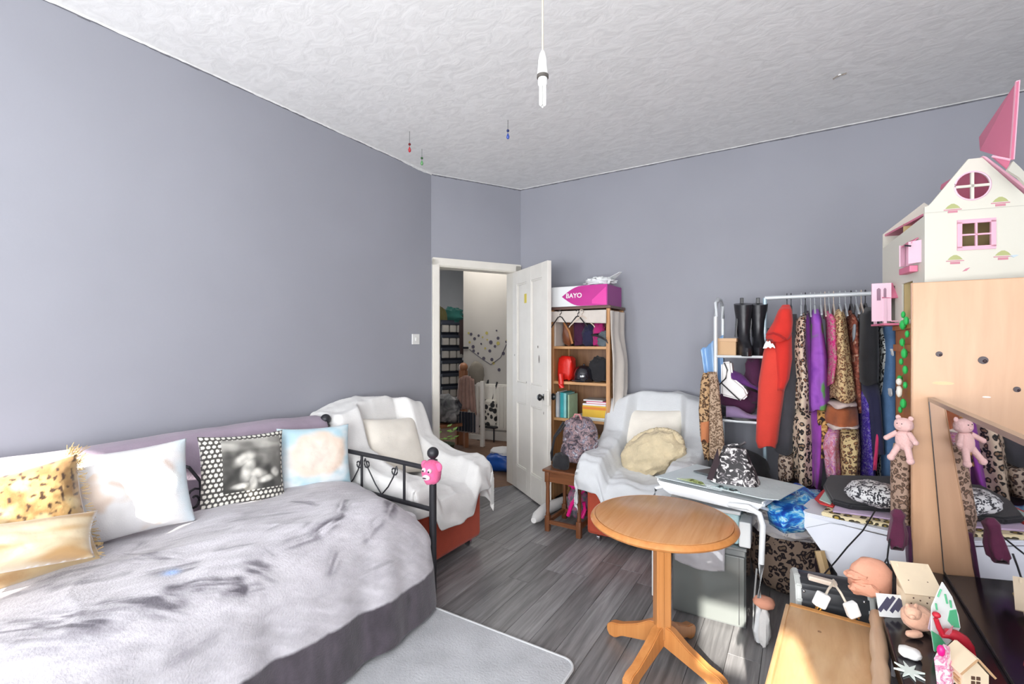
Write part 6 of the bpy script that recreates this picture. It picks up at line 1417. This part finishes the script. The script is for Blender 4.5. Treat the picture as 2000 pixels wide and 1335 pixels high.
# pink doll / bear
M_pb = fabric('pale_pink_bear_plush', (.74, .47, .44), .05, .6, 80)
q = P(1763, 830, x=xs_-.04); t = thing('teddy_bear', 'pale pink plush bear tied to the cupboard side above a leopard cloth', 'teddy bear', (xs_-.035, q.y, P(1760, 885, x=xs_-.04).z+.01), .85)
s_ = 1.0
S8 = .64
t.scale = (S8, S8, S8); part('body', lumps(B(), (0, 0, .07), .042, (.8, 1, 1.35), 3, .04, 20), M_pb, t); hd_ = part('head', lumps(B(), (-.005, 0, .155), .042, (.85, 1.05, .9), 4, .03, 20), M_pb, t)
for s in (-1, 1):
    part('ear', B().ball((0, s*.032, .192), .014, (.5, 1, 1)), M_pb, t); part('arm', B().cyl((-.01, s*.03, .11), (-.03, s*.075, .07), .014, .013).ball((-.03, s*.075, .07), .014), M_pb, t)
    part('leg', B().cyl((-.01, s*.02, .04), (-.03, s*.05, -.035), .017, .015).ball((-.03, s*.05, -.035), .019), M_pb, t); part('eye', B().ball((-.040, s*.012, .163), .003), M_black, t)
part('muzzle', B().ball((-.038, 0, .146), .012, (.7, 1, .7)), M_pb, t)
M_lbr = leopard('faded_leopard_cloth', (.40, .27, .20), (.25, .15, .10), (.10, .06, .04), 55)
b = hang('x', '', [(868, 1748, 1778), (900, 1742, 1784), (1000, 1744, 1784), (1060, 1762, 1784)], 2.30, .10, M_lbr, 4, .1); solo('leopard_cloth', b, M_lbr, 'faded leopard print cloth hanging beside the beech panel', 'cloth', ang=0)
q = P(1772, 1060, y=2.25); solo('dark_garment', hang('x', '', [(1030, 1770, 1782), (1090, 1772, 1786), (1110, 1774, 1784)], 2.22, .06, M_dkp, 3, .1), M_dkp, 'narrow dark purple cloth hanging between leopard cloth and panel', 'cloth', ang=0)

# ================================================ ornaments on the black table
M_mdf = plain('raw_wood_craft_board', (.80, .66, .47), .6, var=.05, nscale=14); M_mdfe = plain('craft_board_edge', (.55, .34, .18), .7)
M_hole = plain('drilled_hole', (.10, .05, .03), .8)
def birdhouse(loc, rz, label, w_, d_, h_, rh, ov, window=False, slope='single'):
    t = thing('wooden_house', label, 'ornament', loc, rz, 'craft houses on the dressing table')
    if slope == 'single':
        part('body', B().prism([(-w_/2, -d_/2, 0), (w_/2, -d_/2, 0), (w_/2, -d_/2, h_), (-w_/2, -d_/2, h_)], (0, d_, 0)), M_mdf, t)
        part('roof_panel', B().box((0, -d_*.12, h_+.016), (w_+.026, d_+.05, .005), (.62, 0, 0)), M_mdf, t)
        part('gable', B().prism([(-w_/2, -d_/2, h_-.02), (-w_/2, d_/2, h_-.02), (-w_/2, d_/2, h_+.045)], (.004, 0, 0)).prism([(w_/2-.004, -d_/2, h_-.02), (w_/2-.004, d_/2, h_-.02), (w_/2-.004, d_/2, h_+.045)], (.004, 0, 0)), M_mdf, t)
        for k in range(12):
            part('drilled_hole', B().cyl((-w_/2+.008+(k*37 % 10)/10*(w_-.016), -d_/2-.0008, .03+k*.0055), (-w_/2+.008+(k*37 % 10)/10*(w_-.016), -d_/2+.001, .03+k*.0055), .0022, seg=8), M_hole, t)
        for k in (-1, 1): part('drilled_hole', B().ball((k*w_*.33, -d_*.25, h_+.012), .003, (1, 1, .8), seg=8), M_hole, t)
    else:
        part('body', B().prism([(-w_/2, -d_/2, 0), (w_/2, -d_/2, 0), (w_/2, -d_/2, h_), (0, -d_/2, h_+rh), (-w_/2, -d_/2, h_)], (0, d_, 0)), M_mdf, t)
        a_ = math.atan2(rh, w_/2); L_ = math.hypot(w_/2, rh)+ov
        for s in (-1, 1):
            part('roof_panel', B().box((s*(w_/4+ov*.35), 0, h_+rh/2-ov*.22+.006), (L_, d_+ov*1.4, .004), (0, s*a_, 0)), M_mdf, t)
            part('roof_edge', B().box((s*(w_/4+ov*.35), -(d_+ov*1.4)/2, h_+rh/2-ov*.22+.006), (L_, .001, .0045), (0, s*a_, 0)), M_mdfe, t)
        for sx in (-1, 1):
            for sz in (-1, 1): part('window_pane', B().box((sx*.0052, -d_/2-.0006, h_*.62+sz*.0056), (.0075, .002, .008), bev=.0005), M_hole, t)
        for s_2 in (.3, .5): part('side_slat', B().box((-w_/2-.002, -.0, h_*s_2), (.004, d_*.8, .006)), M_mdfe, t)
    return t
q = P(1792, 1203, z=tzb); birdhouse((q.x-.005, q.y+.0, tzb+.001), .30, 'tall raw wood bird house with a flat slanting roof, against the beech panel', .072, .05, .095, 0, 0)
q = P(1893, 1345, z=tzb); birdhouse((q.x+.0, q.y+.02, tzb+.001), .35, 'small raw wood cottage with a cross window at the bottom right', .052, .055, .042, .030, .012, True, 'gable')
# peach hat hanging behind
M_hat = plain('peach_straw', (.74, .36, .24), .8, var=.12, nscale=12, bmp=.5, bscale=60)
q = P(1716, 1140, z=.58)
t = thing('soft_hat', 'peach coloured soft hat with a folded brim behind the craft bird house', 'hat', (P(1702, 1185, d=1.52).x, P(1702, 1185, d=1.52).y, tzb+.001))
b = B().lathe((0, 0, 0), [(.047, 0), (.058, .015), (.060, .045), (.052, .08), (.030, .105), (.0, .112)], 28, (1, .7))
for v in b.bm.verts: v.co += Vector((v.co.x, v.co.y, 0))*.22*nz(v.co.x*22, v.co.y*22, v.co.z*14)
part('crown', b, M_hat, t, ang=0); part('brim', lumps(B(), (-.038, -.026, .055), .036, (.9, .5, .4), 8, .3, 22), M_hat, t); part('brim', lumps(B(), (-.02, -.035, .02), .04, (1.0, .4, .5), 9, .3, 22), M_hat, t)
solo('straw_bundle', B().tube([P(1758, 1184, d=1.44), P(1764, 1160, d=1.5), P(1768, 1125, d=1.54)], .012, 8, taper=[.5, .9, 1.2]), plain('straw', (.50, .36, .18), .8, var=.3, nscale=80), 'thin bundle of straw between peach hat and bird house', 'ornament')
q = P(1744, 1180, d=1.385); t = thing('photo_card', 'small card with dark blue stripes propped beside the plush pig', 'card', (q.x, q.y, tzb+.004))
Mx = Matrix.Rotation(TH, 4, 'Z') @ Matrix.Rotation(-.35, 4, 'X') @ Matrix.Rotation(.08, 4, 'Y')
part('card', B().box((0, 0, .026), (.078, .003, .062)).xf(Mx), M_boxw, t)
for k in range(4): part('stripe', B().box((-.022+k*.017, -.002, .028+(k % 2)*.004), (.010, .001, .05), (0, .75, 0)).xf(Mx), plain('dark_blue_print', (.07, .07, .12), .5), t)
# pig
M_pig = fabric('peach_pig_plush', (.80, .47, .33), .08, .5, 90)
q = P(1793, 1238, z=tzb); t = thing('plush_pig', 'peach plush pig with a paper tag lying on the black table', 'toy', (q.x+.01, q.y+.01, tzb+.002), TH); t.scale = (.74, .74, .74)
part('body', lumps(B(), (.0, .02, .045), .052, (1.0, .8, .85), 3, .08, 24), M_pig, t)
part('head', lumps(B(), (-.035, -.0, .075), .026, (1, .9, .85), 5, .08, 18), M_pig, t); part('foot', lumps(B(), (-.055, -.03, .014), .024, (1.3, .6, .5), 6, .08, 14), M_pig, t); part('foot', lumps(B(), (.035, -.035, .012), .02, (1.2, .6, .5), 7, .08, 14), M_pig, t)
part('snout', B().ball((-.055, -.022, .072), .011, (1, .7, .8)), M_pig, t)
for s in (-1, 1): part('ear', B().ball((-.035+s*.016, .004, .098), .010, (.8, .4, 1)), M_pig, t)
part('paper_tag', B().box((.0, -.04, .055), (.022, .002, .05), (-.5, .75, 0)), plain('lilac_tag', (.82, .66, .78), .5), t)
# flag shaped card house: white and green with red dragon
M_fg = plain('flag_green', (.10, .48, .24), .5); M_fw = plain('flag_white', (.80, .82, .80), .5); M_fr2 = plain('flag_red', (.55, .02, .04), .4)
d_f = 1.225; t = thing('flag_pennant', 'white and green pennant with a red figure standing on the black table', 'flag', tuple(P(1845, 1275, d=d_f)))
def FP_(u, v, dd=0): return tuple(P(u, v, d=d_f-dd)-t.location)
nb_ = (-FX[0]*-.004, FX[1]*.004, 0)
part('white_field', B().prism([FP_(u, v) for u, v in ((1842, 1137), (1860, 1165), (1872, 1200), (1876, 1225), (1868, 1240), (1852, 1258), (1826, 1272), (1820, 1230), (1821, 1185))], nb_), M_fw, t)
part('green_field', B().prism([FP_(u, v, .002) for u, v in ((1856, 1192), (1868, 1190), (1875, 1226), (1862, 1224), (1852, 1212))], nb_), M_fg, t)
part('green_field', B().prism([FP_(u, v, .002) for u, v in ((1821, 1232), (1834, 1240), (1848, 1258), (1827, 1272))], nb_), M_fg, t)
for (a_, b_2) in (((1832, 1165), (1838, 1150)), ((1846, 1160), (1850, 1178)), ((1828, 1178), (1830, 1190)), ((1856, 1172), (1858, 1186))): part('green_mark', B().tube([FP_(*a_, .003), FP_(*b_2, .003)], .0022, 5), M_fg, t)
t2 = thing('red_figurine', 'glossy red dragon like figurine beside the green pennant', 'figurine', tuple(P(1862, 1262, d=1.205)))
def G(u, v, d=1.205): return tuple(P(u, v, d=d)-t2.location)
part('body', B().tube([G(1838, 1240), G(1850, 1236), G(1865, 1240), G(1880, 1250), G(1893, 1264), G(1902, 1280)], .013, 12, taper=[.5, .9, 1.1, 1.2, .9, .4]), M_fr2, t2)
part('neck', B().tube([G(1843, 1240), G(1834, 1225), G(1828, 1208), G(1830, 1198)], .007, 10, taper=[1, .9, .8, .6]), M_fr2, t2); part('head', B().ball(G(1829, 1200), .009, (1, 1, .8)), M_fr2, t2)
part('wing', B().prism([G(1846, 1238, 1.195), G(1862, 1222, 1.195), G(1858, 1236, 1.195), G(1868, 1242, 1.195)], (0, .004, 0)), plain('pink_wing', (.6, .2, .25), .4), t2)
t3 = thing('gift_bag', 'tall pink and white patterned paper cone near the bottom edge', 'ornament', tuple(P(1838, 1338, d=1.11)))
b = B().prism([tuple(P(u, v, d=1.11)-t3.location) for (u, v) in ((1836, 1262), (1848, 1268), (1850, 1290), (1860, 1336), (1830, 1336), (1826, 1300), (1824, 1285))], (.01, .018, 0)); part('body', b, mottle('pink_white_print', [(.45, (.85, .75, .78)), (.53, (.7, .15, .35)), (.6, (.85, .5, .6))], 50, dist=1), t3); part('tip', B().ball(tuple(P(1838, 1270, d=1.105)-t3.location), .010, (.8, .8, 1.3)), M_hp, t3)
# white ceramic piece and star
q = P(1777, 1283, z=tzb); solo('shell_dish', lumps(B(), (q.x, q.y, tzb+.012), .024, (1, .9, .5), 5, .12, 20), M_plast, 'round white ceramic shell lying on the black table above the star', 'ornament')
q = P(1776, 1312, z=tzb); b = B()
pts = []
for k in range(16):
    r_ = (.035 if k % 2 == 0 else .013); a = k*PI/8+.2; pts.append((q.x+r_*math.cos(a)*.9, q.y+r_*math.sin(a)*1.1, tzb+.001))
solo('star_ornament', B().prism(pts, (0, 0, .004)), plain('pale_mint_ceramic', (.72, .80, .74), .4), 'pale mint star ornament lying flat on the black table', 'ornament')
